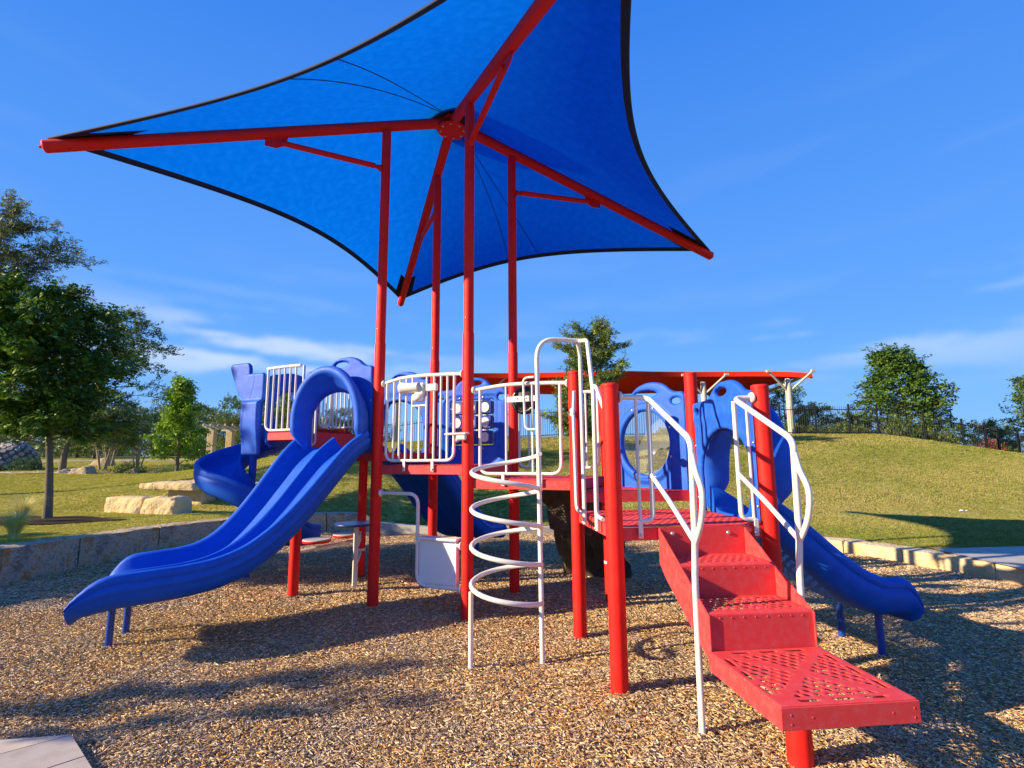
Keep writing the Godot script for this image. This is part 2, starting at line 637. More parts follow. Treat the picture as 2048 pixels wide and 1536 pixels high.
func fence_panel(root: Node3D, a: Vector2, b: Vector2, top: Array, left: float, right: float, low: float, bars: Array, off := 0.0, skip_to := {}) -> MeshInstance3D:
	# top: [[t, h], ...] arched top pipe; the lower loop is one bent pipe; bars between
	var tp := []
	for e in top: tp.append(on_edge(a, b, e[0], e[1], off))
	var mb := MB.new()
	mb.tube(catmull(tp, 8), 0.0215, 12)
	var o := part("railing", mb, M.white, root)
	var at := func(t: float) -> float:
		for k in top.size() - 1:
			if t <= top[k + 1][0]: return lerpf(top[k][1], top[k + 1][1], clampf((t - top[k][0]) / (top[k + 1][0] - top[k][0]), 0, 1))
		return top[-1][1]
	var lp := MB.new()
	lp.tube(bend([on_edge(a, b, left, at.call(left) - 0.005, off), on_edge(a, b, left, low, off), on_edge(a, b, right, low, off), on_edge(a, b, right, at.call(right) - 0.005, off)], 0.11, 8), 0.017, 12)
	part("frame_pipe", lp, M.white, o)
	for t in bars:
		var hi: float = at.call(t) - 0.01
		if skip_to.has(t): hi = skip_to[t]
		var bb := MB.new()
		bb.tube([on_edge(a, b, t, low, off), on_edge(a, b, t, hi, off)], 0.0125, 10)
		part("bar", bb, M.white, o)
	return o

func strap(o: Node3D, a: Vector2, b: Vector2, t: float, h0: float, h1: float, off: float) -> void:
	var u := (b - a).normalized()
	var mb := MB.new()
	mb.box(on_edge(a, b, t, (h0 + h1) / 2, off), Vector3(0.036, h0 - h1, 0.008), Basis(Vector3.UP, atan2(u.y, u.x)), 0.003)
	part("bracket", mb, M.white, o)
	bolt(o, "bolt", M.bolt, on_edge(a, b, t, h1 + 0.022, off + 0.004), Vector3(u.y, 0, u.x), 0.013)

func build_railings(root: Node3D, SL: Vector2, SB: Vector2) -> void:
	var P := POST
	var nrm := Vector3(UU.x, 0, -UU.y)
	# front deck railing with periscope
	var r1 := fence_panel(root, P.P1, P.P2, [[0.07, 2.53], [0.34, 2.58], [0.62, 2.592], [0.9, 2.585], [1.15, 2.575]], 0.125, 1.045, 1.62, [0.225, 0.31, 0.40, 0.485, 0.585, 0.68, 0.78, 0.87, 0.955], 0.0, {0.585: 2.24})
	collar(r1, on_edge(P.P1, P.P2, RP, 2.53), nrm)
	collar(r1, on_edge(P.P1, P.P2, 1.22 - RP, 2.575), -nrm)
	strap(r1, P.P1, P.P2, 0.40, 1.62, 1.50, 0.022)
	strap(r1, P.P1, P.P2, 0.78, 1.62, 1.50, 0.022)
	pipe("cross_bar", [on_edge(P.P1, P.P2, 0.485, 2.245), on_edge(P.P1, P.P2, 0.68, 2.245)], 0.0125, r1)
	# periscope
	var pm := MB.new()
	var fwd := Vector3(VV.x, 0, -VV.y)
	var pc := on_edge(P.P1, P.P2, 0.40, 2.455, 0.02)
	pm.lathe(pc - nrm * 0.06 - Vector3(0, 0, -0.02), nrm, [[0.03, 0.0], [0.03, 0.055], [0.0, 0.055], [0.0, 0.066], [0.03, 0.068], [0.06, 0.058], [0.25, 0.056], [0.25, 0.0]], 20)
	var ps := part("periscope", pm, M.offwhite, root)
	pm = MB.new()
	pm.box(on_edge(P.P1, P.P2, 0.60, 2.435, 0.0), Vector3(0.13, 0.14, 0.10), Basis(Vector3.UP, atan2(UU.y, UU.x)), 0.015)
	part("housing", pm, M.offwhite, ps)
	pm = MB.new()
	pm.lathe(on_edge(P.P1, P.P2, 0.575, 2.37, 0.0), Vector3.DOWN, [[0, 0.0], [0.0, 0.075], [0.05, 0.07], [0.075, 0.055], [0.075, 0.0]], 18)
	part("eyepiece", pm, M.offwhite, ps)
	pm = MB.new()
	pm.box(on_edge(P.P1, P.P2, 0.74, 2.445, 0.0), Vector3(0.16, 0.085, 0.05), Basis(Vector3.UP, atan2(UU.y, UU.x)), 0.01)
	part("mount_plate", pm, M.offwhite, ps)
	# white ledge clamped to the front mast
	var lg := MB.new()
	var lo := []
	for e in [[0.99, 0.0], [1.28, 0.0]]:
		lo.append(e)
	lg.box(on_edge(P.P1, P.P2, 1.135, 1.905, RP + 0.03), Vector3(0.27, 0.022, 0.10), Basis(Vector3.UP, atan2(UU.y, UU.x)) * Basis(Vector3.RIGHT, 0.12), 0.009)
	lg.box(on_edge(P.P1, P.P2, 1.20, 1.865, RP + 0.045), Vector3(0.12, 0.06, 0.04), Basis(Vector3.UP, atan2(UU.y, UU.x)), 0.012)
	part("ledge", lg, M.offwhite, root)
	# middle deck railing with steering wheel
	var r2 := fence_panel(root, P.P2, P.P3, [[0.09, 2.38], [0.39, 2.41], [0.65, 2.415], [0.95, 2.405], [1.16, 2.39]], 0.15, 1.065, 1.48, [0.46, 0.76])
	collar(r2, on_edge(P.P2, P.P3, RP, 2.38), nrm)
	collar(r2, on_edge(P.P2, P.P3, 1.22 - RP, 2.39), -nrm)
	strap(r2, P.P2, P.P3, 0.43, 1.48, 1.355, 0.022)
	strap(r2, P.P2, P.P3, 0.85, 1.48, 1.355, 0.022)
	var wh := MB.new()
	var ring := []
	var wc := on_edge(P.P2, P.P3, 0.63, 2.25, -0.10)
	for k in 25:
		var an := TAU * k / 24
		ring.append(wc + nrm * cos(an) * 0.125 + Vector3.UP * sin(an) * 0.125)
	wh.tube(ring, 0.028, 12, false)
	var w := part("steering_wheel", wh, M.black, root)
	wh = MB.new()
	wh.lathe(wc - fwd * 0.02, -fwd, [[-0.012, 0.0], [-0.012, 0.11], [0.0, 0.11], [0.01, 0.06], [0.035, 0.045], [0.035, 0.0]], 20)
	part("hub", wh, M.darkgrey, w)
	wh = MB.new()
	wh.box(on_edge(P.P2, P.P3, 0.63, 2.255, 0.0), Vector3(0.33, 0.062, 0.012), Basis(Vector3.UP, atan2(UU.y, UU.x)), 0.004)
	part("mount_plate", wh, M.white, w)
	wh = MB.new()
	for t in [0.59, 0.69]: bolt(w, "bolt", M.bolt, on_edge(P.P2, P.P3, t, 2.262, 0.006), -fwd, 0.011)
	# hoop handle beside the spiral climber
	pipe("hoop_handle", [on_edge(P.P2, P.P3, 0.80, 2.47, 0.05), on_edge(P.P2, P.P3, 0.68, 2.47, 0.05), on_edge(P.P2, P.P3, 0.70, 1.93, 0.05), on_edge(P.P2, P.P3, 0.82, 1.93, 0.05)], 0.0125, root, null, 0.1)
	# back of the middle deck: two narrow guard loops with bars
	for s in [[0.07, 0.36, [0.22]], [0.84, 1.14, [0.98]]]:
		var g := fence_panel(root, P.P6, P.P5, [[s[0], 2.44], [(s[0] + s[1]) / 2, 2.45], [s[1], 2.44]], s[0] + 0.01, s[1] - 0.01, 1.52, s[2])
	# guard of the step deck
	var r3 := fence_panel(root, SL, P.P8, [[0.0, 2.86], [0.3, 2.868], [0.60, 2.865]], 0.015, 0.66, 2.025, [0.12, 0.22, 0.32, 0.42, 0.52], 0.0)
	var r4 := fence_panel(root, SB, P.P9, [[0.02, 2.86], [0.3, 2.87], [0.6, 2.86]], 0.02, 0.58, 2.12, [0.1, 0.18, 0.26, 0.34, 0.42, 0.5], 0.0)
	var r5 := fence_panel(root, SL, SB, [[0.95, 2.86], [1.08, 2.87], [1.20, 2.86]], 0.96, 1.19, 2.12, [1.04, 1.11], 0.0)
	# entry rail between the upper deck and the step
	var r6 := fence_panel(root, P.P8, P.P9, [[0.08, 2.45], [0.15, 2.47], [0.22, 2.45]], 0.09, 0.21, 1.83, [0.15], 0.03)
	# entry rails of the platform, either side of the spiral climber's arch
	var e1 := pipe("entry_rail", [on_edge(P.P3, P.P4, RP + 0.02, 2.08, 0.05), on_edge(P.P3, P.P4, 0.14, 2.06, 0.05), on_edge(P.P3, P.P4, 0.20, 2.28, 0.05)], 0.0165, root)
	collar(e1, on_edge(P.P3, P.P4, 0.10, 2.08, 0.045), Vector3(-1, 0, 0.2))
	pipe("frame_pipe", [on_edge(P.P3, P.P4, 0.15, 2.05, 0.05), on_edge(P.P3, P.P4, 0.19, 1.17, 0.05), on_edge(P.P3, P.P4, 0.42, 1.14, 0.05)], 0.0165, e1)
	var e2 := pipe("entry_rail", [on_edge(P.P3, P.P4, 0.90, 2.22, 0.05), on_edge(P.P3, P.P4, 1.0, 2.22, 0.05), on_edge(P.P3, P.P4, 1.14, 2.02, 0.03)], 0.0165, root)
	pipe("frame_pipe", [on_edge(P.P3, P.P4, 0.93, 2.21, 0.05), on_edge(P.P3, P.P4, 0.90, 1.18, 0.05), on_edge(P.P3, P.P4, 1.10, 1.17, 0.05)], 0.0165, e2)
	# bent pipe that frames the white counter below the front deck
	var cp := pipe("counter_frame", [on_edge(P.P1, P.P2, RP, 1.25), on_edge(P.P1, P.P2, 0.59, 1.25), on_edge(P.P1, P.P2, 0.59, 0.275), on_edge(P.P1, P.P2, 1.22 - RP, 0.275)], 0.0205, root, null, 0.13)
	collar(cp, on_edge(P.P1, P.P2, RP, 1.25), nrm)
	collar(cp, on_edge(P.P1, P.P2, 1.22 - RP, 0.275), -nrm)
	collar(cp, on_edge(P.P1, P.P2, 1.22 - RP, 0.72), -nrm)
	var cm := MB.new()
	var cf := func(x: float, y: float) -> float: return rrect(x, y, 0.855, 0.53, 0.245, 0.235, 0.05)
	part("panel", panel(cf, 0.6, 1.12, 0.28, 0.78, 0.02, 0.018, 0.008, func(x: float, y: float, z: float) -> Vector3: return on_edge(P.P1, P.P2, x, y, z - 0.004)), M.sheet, cp)
	cm.box(on_edge(P.P1, P.P2, 0.865, 0.775, -0.03), Vector3(0.50, 0.03, 0.16), Basis(Vector3.UP, atan2(UU.y, UU.x)), 0.01)
	part("shelf", cm, M.sheet, cp)
	cm = MB.new()
	cm.box(on_edge(P.P1, P.P2, 1.085, 0.52, -0.02), Vector3(0.022, 0.46, 0.07), Basis(Vector3.UP, atan2(UU.y, UU.x)), 0.005)
	cm.box(on_edge(P.P1, P.P2, 1.115, 0.72, 0.0), Vector3(0.08, 0.035, 0.035), Basis(Vector3.UP, atan2(UU.y, UU.x)), 0.008)
	part("side_rail", cm, M.sheet, cp)
	# little table and two round stools under the upper deck
	var tb := MB.new()
	tb.lathe(D3(-2.13, 0.765, 7.16), Vector3.UP, [[0, 0.0], [0.0, 0.25], [0.008, 0.258], [0.022, 0.258], [0.03, 0.25], [0.03, 0.0]], 32)
	var t := part("table_top", tb, M.tabletop, root)
	tb = MB.new()
	tb.box(D3(-2.095, 0.37, 7.14), Vector3(0.062, 0.80, 0.062), Basis(Vector3.UP, 0.4), 0.006)
	part("leg", tb, M.offwhite, t)
	tb = MB.new()
	tb.box(D3(-2.14, 0.55, 7.40), Vector3(0.05, 0.14, 0.5), Basis(Vector3.UP, 0.22), 0.006)
	tb.box(D3(-2.14, 0.31, 7.42), Vector3(0.05, 0.05, 0.6), Basis(Vector3.UP, 0.22), 0.006)
	part("arm", tb, M.offwhite, t)
	for c in [Vector2(-2.62, 7.14), Vector2(-2.28, 7.32)]:
		var st := MB.new()
		var hh := 0.545 if c.x < -2.5 else 0.59
		st.lathe(P3(c, hh), Vector3.UP, [[0, 0.0], [0.0, 0.165], [0.004, 0.18], [0.034, 0.183]], 28)
		var so := part("stool", st, M.red, root)
		st = MB.new()
		st.lathe(P3(c, hh + 0.034), Vector3.UP, [[0, 0.183], [0.012, 0.178], [0.014, 0.165], [0.014, 0.0]], 28)
		part("seat", st, M.greyseat, so)
	var bm := MB.new()
	bm.tube([D3(-2.95, 0.42, 7.06), D3(-2.10, 0.54, 7.38)], 0.024, 8)
	part("stool_beam", bm, M.offwhite, root)

func build_panels(root: Node3D) -> void:
	var P := POST
	# panel with turning blocks
	var f := func(x: float, y: float) -> float:
		var d := rrect(x, y, 0.59, 2.02, 0.535, 0.565, 0.07)
		d = smin(d, ell(x, y, 0.62, 2.60, 0.27, 0.14), 0.07)
		d = maxf(d, -ell(x, y, 0.64, 2.655, 0.12, 0.03))
		d = maxf(d, -ell(x, y, 0.115, 2.47, 0.05, 0.045))
		d = maxf(d, -ell(x, y, 1.05, 2.45, 0.05, 0.045))
		return maxf(d, -rrect(x, y, 0.605, 2.12, 0.325, 0.305, 0.02))
	var emb := func(x: float, y: float) -> float:
		var g := rrect(x, y, 0.60, 2.03, 0.43, 0.46, 0.12)
		return -0.016 * smoothstep(0.015, -0.02, g)
	var o := part("block_panel", panel(f, 0.04, 1.16, 1.44, 2.76, 0.0125, 0.055, 0.028, func(x: float, y: float, z: float) -> Vector3: return on_edge(P.P7, P.P6, x, y, z), emb), M.blue, root)
	var n := Vector3(UU.y, 0, UU.x)
	for r in 3:
		for c in 3:
			var cc := on_edge(P.P7, P.P6, 0.39 + 0.215 * c, 1.92 + 0.20 * r, 0.0)
			var bm := MB.new()
			bm.box(cc, Vector3(0.19, 0.178, 0.085), Basis(Vector3.UP, atan2(UU.y, UU.x) + [0.0, 0.08, -0.06][(r + c) % 3]), 0.012)
			var bo := part("block", bm, M.deepblue, o)
			var dm := MB.new()
			if r == 0 and c == 1:
				for s in [-1.0, 1.0]:
					dm.box(cc + n * 0.0445, Vector3(0.15, 0.014, 0.004), Basis(Vector3.UP, atan2(UU.y, UU.x)) * Basis(Vector3(0, 0, 1), s * PI / 4), 0.0)
				part("cross_mark", dm, M.mark, bo)
			else:
				dm.lathe(cc + n * 0.043, n, [[0, 0.066], [0.003, 0.066], [0.0035, 0.0]], 24)
				part("round_mark", dm, M.mark, bo)
	for r in 3:
		var rod := MB.new()
		rod.tube([on_edge(P.P7, P.P6, 0.27, 1.92 + 0.20 * r), on_edge(P.P7, P.P6, 0.94, 1.92 + 0.20 * r)], 0.008, 8)
		part("rod", rod, M.bolt, o)
	for e in [[0.42, 1.775], [0.78, 1.775], [0.42, 2.46], [0.78, 2.46]]: bolt(o, "bolt", M.bolt, on_edge(P.P7, P.P6, e[0], e[1], 0.014), n, 0.013)
	# panel with clear bubble window
	var f2 := func(x: float, y: float) -> float:
		var d := rrect(x, y, 0.62, 1.80, 0.535, 0.525, 0.06)
		d = smin(d, ell(x, y, 0.70, 2.30, 0.28, 0.165), 0.07)
		d = maxf(d, -ell(x, y, 0.63, 2.335, 0.155, 0.042))
		d = maxf(d, -ell(x, y, 1.035, 2.23, 0.06, 0.035))
		return maxf(d, -ell(x, y, 0.62, 1.80, 0.335, 0.35))
	var emb2 := func(x: float, y: float) -> float:
		var g := ell(x, y, 0.62, 1.80, 0.335, 0.35)
		return 0.03 * smoothstep(0.105, 0.06, g) * smoothstep(-0.02, 0.035, g)
	var o2 := part("bubble_panel", panel(f2, 0.06, 1.18, 1.26, 2.48, 0.0125, 0.05, 0.026, func(x: float, y: float, z: float) -> Vector3: return on_edge(P.P5, P.P11, x, y, z), emb2), M.blue, root)
	var e2: Vector2 = (P.P11 - P.P5).normalized()
	var n2 := Vector3(e2.y, 0, e2.x)
	var cb := on_edge(P.P5, P.P11, 0.62, 1.80, 0.0)
	var dome := MB.new()
	var rows := []
	for k in 15:
		var an := PI / 2 * k / 14
		var ring := []
		for q in 40:
			var b := TAU * q / 40
			var rr := 0.35 * cos(an) + 0.0005
			ring.append(cb + (Vector3(e2.x, 0, -e2.y) * cos(b) + Vector3.UP * sin(b) * 1.04) * rr - n2 * (0.24 * sin(an)))
		rows.append(ring)
	dome.grid(rows, false, true, true)
	part("bubble_window", dome, M.acrylic, o2)
	var rl := MB.new()
	var circ := []
	for q in 49:
		var b := TAU * q / 48
		circ.append(cb + Vector3(e2.x, 0, -e2.y) * cos(b) * 0.365 + Vector3.UP * sin(b) * 0.38 + n2 * 0.03)
	rl.tube(circ, 0.03, 10, false)
	part("window_ring", rl, M.blue, o2)
	for q in 8:
		var b := TAU * (q + 0.5) / 8
		bolt(o2, "bolt", M.bolt, cb + Vector3(e2.x, 0, -e2.y) * cos(b) * 0.385 + Vector3.UP * sin(b) * 0.40 + n2 * 0.055, n2, 0.013)

func build_slides(root: Node3D, SL: Vector2, SB: Vector2) -> void:
	var P := POST
	arch(root, "arch_panel", P.P11, P.P10, DECK_PLATFORM, false, 0.30, -1.0)
	arch(root, "arch_panel", P.P8, P.P1, DECK_UPPER, false, 0.27, 1.0)
	arch(root, "arch_panel", P.P9, P.P7, DECK_UPPER, false, 0.28, -1.0)
	# curved double slide
	var hts := [1.98, 1.811, 1.556, 1.285, 1.048, 0.873, 0.775, 0.735, 0.722, 0.705, 0.66]
	var ths := [-118.5, -122.9, -125.6, -128.6, -132.0, -135.6, -139.5, -143.6, -147.9, -152.5, -156.5]
	var p: Vector2 = (P.P8 + P.P1) / 2 + Vector2(-VV.x, -VV.y) * 0.03
	var pts := []
	for k in hts.size():
		var a := deg_to_rad(ths[k])
		pts.append([p, hts[k] - 0.2, a])
		p += Vector2(cos(a), sin(a)) * 0.229
	var path := []
	var dirs := []
	var ctrl := []
	for e in pts: ctrl.append(P3(e[0], e[1]))
	path = catmull(ctrl, 5)
	for k in path.size():
		var f := float(k) / 5.0
		var i0 := mini(int(f), pts.size() - 2)
		var a := lerpf(pts[i0][2], pts[i0 + 1][2], f - i0)
		dirs.append(Vector2(cos(a), sin(a)))
	var ds := chute(root, "double_slide", path, dirs, true, 1.0)
	slide_leg(ds, Vector2(-3.675, 4.985), 0.40)
	slide_leg(ds, Vector2(-3.773, 5.33), 0.40)
	# straight slides
	var e: Vector2 = (P.P11 - P.P3).normalized()
	straight_slide(root, "single_slide", (P.P10 + P.P11) / 2 + e * 0.02, e, DECK_PLATFORM + 0.01, 0.43, 1.37, false, 1.16, [[Vector2(3.095, 4.635), 0.37], [Vector2(3.065, 5.125), 0.37]])
	straight_slide(root, "double_slide", (P.P9 + P.P7) / 2 + VV * 0.02, VV, DECK_UPPER + 0.01, 0.36, 2.65, true, 0.88, [[Vector2(-0.95, 9.45), 0.30], [Vector2(-0.62, 9.3), 0.30]])
	# spiral slide round its pole
	var C := Vector2(-3.776, 7.62)
	var sp := [[Vector2(-3.12, 7.42), 1.99], [Vector2(-3.35, 7.72), 1.97]]
	var ang := 66.0
	while ang <= 372.0:
		var hh := 0.0
		if ang < 180: hh = lerpf(1.92, 1.48, (ang - 66) / 114.0)
		elif ang < 270: hh = lerpf(1.48, 1.20, (ang - 180) / 90.0)
		else: hh = lerpf(1.20, 0.62, (ang - 270) / 100.0)
		sp.append([C + Vector2(cos(deg_to_rad(ang)), sin(deg_to_rad(ang))) * 0.43, hh])
		ang += 18.0
	sp.append([C + Vector2(0.45, 0.45), 0.46])
	sp.append([C + Vector2(0.42, 0.85), 0.40])
	ctrl = []
	for q in sp: ctrl.append(P3(q[0], q[1]))
	path = catmull(ctrl, 4)
	dirs = []
	for k in path.size():
		var t: Vector3 = path[mini(k + 1, path.size() - 1)] - path[maxi(k - 1, 0)]
		dirs.append(Vector2(t.x, -t.z).normalized())
	var ss := chute(root, "spiral_slide", path, dirs, false, 0.84, false)
	var pm := MB.new()
	pm.lathe(P3(C, -0.1), Vector3.UP, [[0, 0.052], [2.42, 0.052], [2.43, 0.04], [2.43, 0.0]], 20)
	part("pole", pm, M.slide, ss)
	# entry hood of the spiral slide: front cheek with its wing, and an arch across the step deck
	var ha := SL + UU * 0.03
	var hb := Vector2(-3.80, 7.16)
	var cheek := func(x: float, y: float) -> float:
		var d := rrect(x, y, 0.20, 2.20, 0.165, 0.50, 0.04)
		d = smin(d, rrect(x, y, 0.21, 2.62, 0.215, 0.20, 0.06), 0.05)
		return d
	var groove := func(x: float, y: float) -> float:
		var g := absf(x - (0.24 + 0.07 * sin((y - 1.7) * 4.2)))
		return (-0.008 * (1.0 - g / 0.012) if g < 0.012 else 0.0) + 0.05 * smoothstep(2.46, 2.40, y) * smoothstep(1.7, 2.2, y)
	var ch := panel(cheek, -0.04, 0.46, 1.66, 2.86, 0.013, 0.06, 0.03, func(x: float, y: float, z: float) -> Vector3:
		return on_edge(hb, ha, 0.50 - x, y, z), groove)
	var hood := part("slide_hood", ch, M.blue, root)
	var wing := func(x: float, y: float) -> float:
		var d := rrect(x, y, 0.12, 2.68, 0.10 + 0.10 * clampf((y - 2.4) / 0.5, 0, 1), 0.31, 0.06)
		return maxf(d, -(y - 2.40 - absf(x - 0.12) * 1.4))
	part("wing", panel(wing, -0.12, 0.40, 2.3, 3.05, 0.013, 0.06, 0.03, func(x: float, y: float, z: float) -> Vector3:
		return on_edge(hb + Vector2(0.06, 0.02), hb + Vector2(-0.34, 0.20), x + (2.98 - y) * -0.28 - 0.02, y + 0.0, z)), M.blue, hood)
	var arc := func(x: float, y: float) -> float:
		var d := rrect(x, y, 0.48, 2.30, 0.46, 0.50, 0.10)
		d = smin(d, ell(x, y, 0.45, 2.72, 0.3, 0.14), 0.06)
		return maxf(d, -minf(ell(x, y, 0.47, 2.30, 0.34, 0.30), rrect(x, y, 0.47, 1.9, 0.33, 0.45, 0.02)))
	part("arch", panel(arc, 0.0, 0.98, 1.78, 2.9, 0.014, 0.05, 0.025, func(x: float, y: float, z: float) -> Vector3: return on_edge(SL, SB, x, y, z)), M.blue, hood)
	var roof := []
	for k in 13:
		var an := PI * k / 12
		var row := []
		for s in [[0.0, 0.0], [0.2, 0.01], [0.4, 0.04], [0.42, 0.02], [0.4, -0.02], [0.2, -0.03], [0.0, -0.04]]:
			var q: Vector3 = on_edge(SL, SB, 0.47 - cos(an) * (0.40 + s[1]), 2.42 + sin(an) * (0.36 + s[1]), -0.02)
			row.append(q + Vector3(-UU.x, 0, UU.y) * s[0] * (1.0 if k > 2 else 0.8))
		roof.append(row)
	var rm := MB.new()
	rm.grid(roof, false, true)
	part("roof", rm, M.blue, hood)

func build_climbers(root: Node3D) -> void:
	var P := POST
	# spiral climber
	var mb := MB.new()
	var c := Vector2(-0.056, 4.47)
	var pts := []
	var n := 4 * 28
	for k in n + 1:
		var f := float(k) / n
		var a := -TAU * 4.0 * f
		pts.append(P3(c + Vector2(cos(a), sin(a) * 0.95) * 0.291, lerpf(0.46, 1.675, f)))
	mb.tube(pts, 0.0195, 12)
	var o := part("spiral_climber", mb, M.white, root)
	pipe("upright", [D3(-0.346, -0.1, 4.423), D3(-0.346, 0.56, 4.44)], 0.0195, o)
	var top := on_edge(P.P3, P.P4, 0.52, 2.70, 0.04)
	var arc := bend([D3(0.235, -0.1, 4.517), D3(0.222, 2.70, 4.53), top], 0.19, 10)
	var am := MB.new()
	am.tube(arc, 0.0205, 12)
	part("arch_pipe", am, M.white, o)
	pipe("leg", [top + Vector3(-0.04, -0.01, 0), on_edge(P.P3, P.P4, 0.44, 2.60, 0.04), on_edge(P.P3, P.P4, 0.46, 1.06, 0.04)], 0.0185, o)
	pipe("leg", [top + Vector3(-0.03, 0, 0), on_edge(P.P3, P.P4, 0.72, 2.66, 0.04), on_edge(P.P3, P.P4, 0.88, 2.15, 0.04), on_edge(P.P3, P.P4, 0.88, 1.06, 0.04)], 0.0185, o, null, 0.04)
	for t in [0.46, 0.88]: bolt(o, "bolt", M.bolt, on_edge(P.P3, P.P4, t, 1.075, 0.058), Vector3(-1, 0, 0.1), 0.012)
	# dark moulded climber at the back of the middle deck
	var rows := []
	noise.seed = 7
	noise.frequency = 2.2
	for k in 31:
		var f := float(k) / 30
		var row := []
		for s in 25:
			var x := 0.22 + 0.94 * s / 24.0
			var side := absf(s / 12.0 - 1.0)
			var off := -(0.05 + 1.15 * pow(f, 0.8) + 0.10 * sin(f * 9.0))
			var h := 1.42 - 1.47 * pow(f, 1.25) - 0.10 * pow(side, 4)
			var nz := noise.get_noise_3d(x * 1.5, f * 1.4, 3.0) * 0.34 + noise.get_noise_3d(x * 4.0, f * 4.0, 9.0) * 0.06
			row.append(on_edge(P.P6, P.P5, x + nz * 0.3, h + nz * 0.5, off - 0.1 * side * side))
		rows.append(row)
	var back := []
	for r in rows:
		var row := []
		for a in r: row.append(a + Vector3(0.02, -0.10, 0.07))
		back.append(row)
	var cm := MB.new()
	cm.grid(rows)
	cm.grid(back, false, false, true)
	for s in [0, 24]:
		var e1 := []
		var e2 := []
		for k in 31:
			e1.append(rows[k][s]); e2.append(back[k][s])
		cm.grid([e1, e2], false, false, s == 0)
	cm.grid([rows[30], back[30]], false, false, true)
	var dc := part("rock_climber", cm, M.climber, root)
	var hm := MB.new()
	for e in [[0.5, 0.35], [0.85, 0.5], [0.6, 0.7], [0.95, 0.8], [0.45, 0.6]]:
		var q: Vector3 = rows[int(e[1] * 30)][int((e[0] - 0.3) / 0.86 * 24)]
		hm.lathe(q - Vector3(0, 0.10, -0.075), Vector3(0, -0.4, 1), [[0, 0.05], [0.01, 0.05], [0.014, 0.04], [0.006, 0.03], [0.004, 0.0]], 14)
	part("hold", hm, M.climber, dc)

func stair_place(fr: Vector2, sd: Vector2, dr: Vector2) -> Callable:
	return func(x: float, y: float, z: float) -> Vector3: return Vector3(fr.x + sd.x * x + dr.x * y, z, -(fr.y + sd.y * x + dr.y * y))

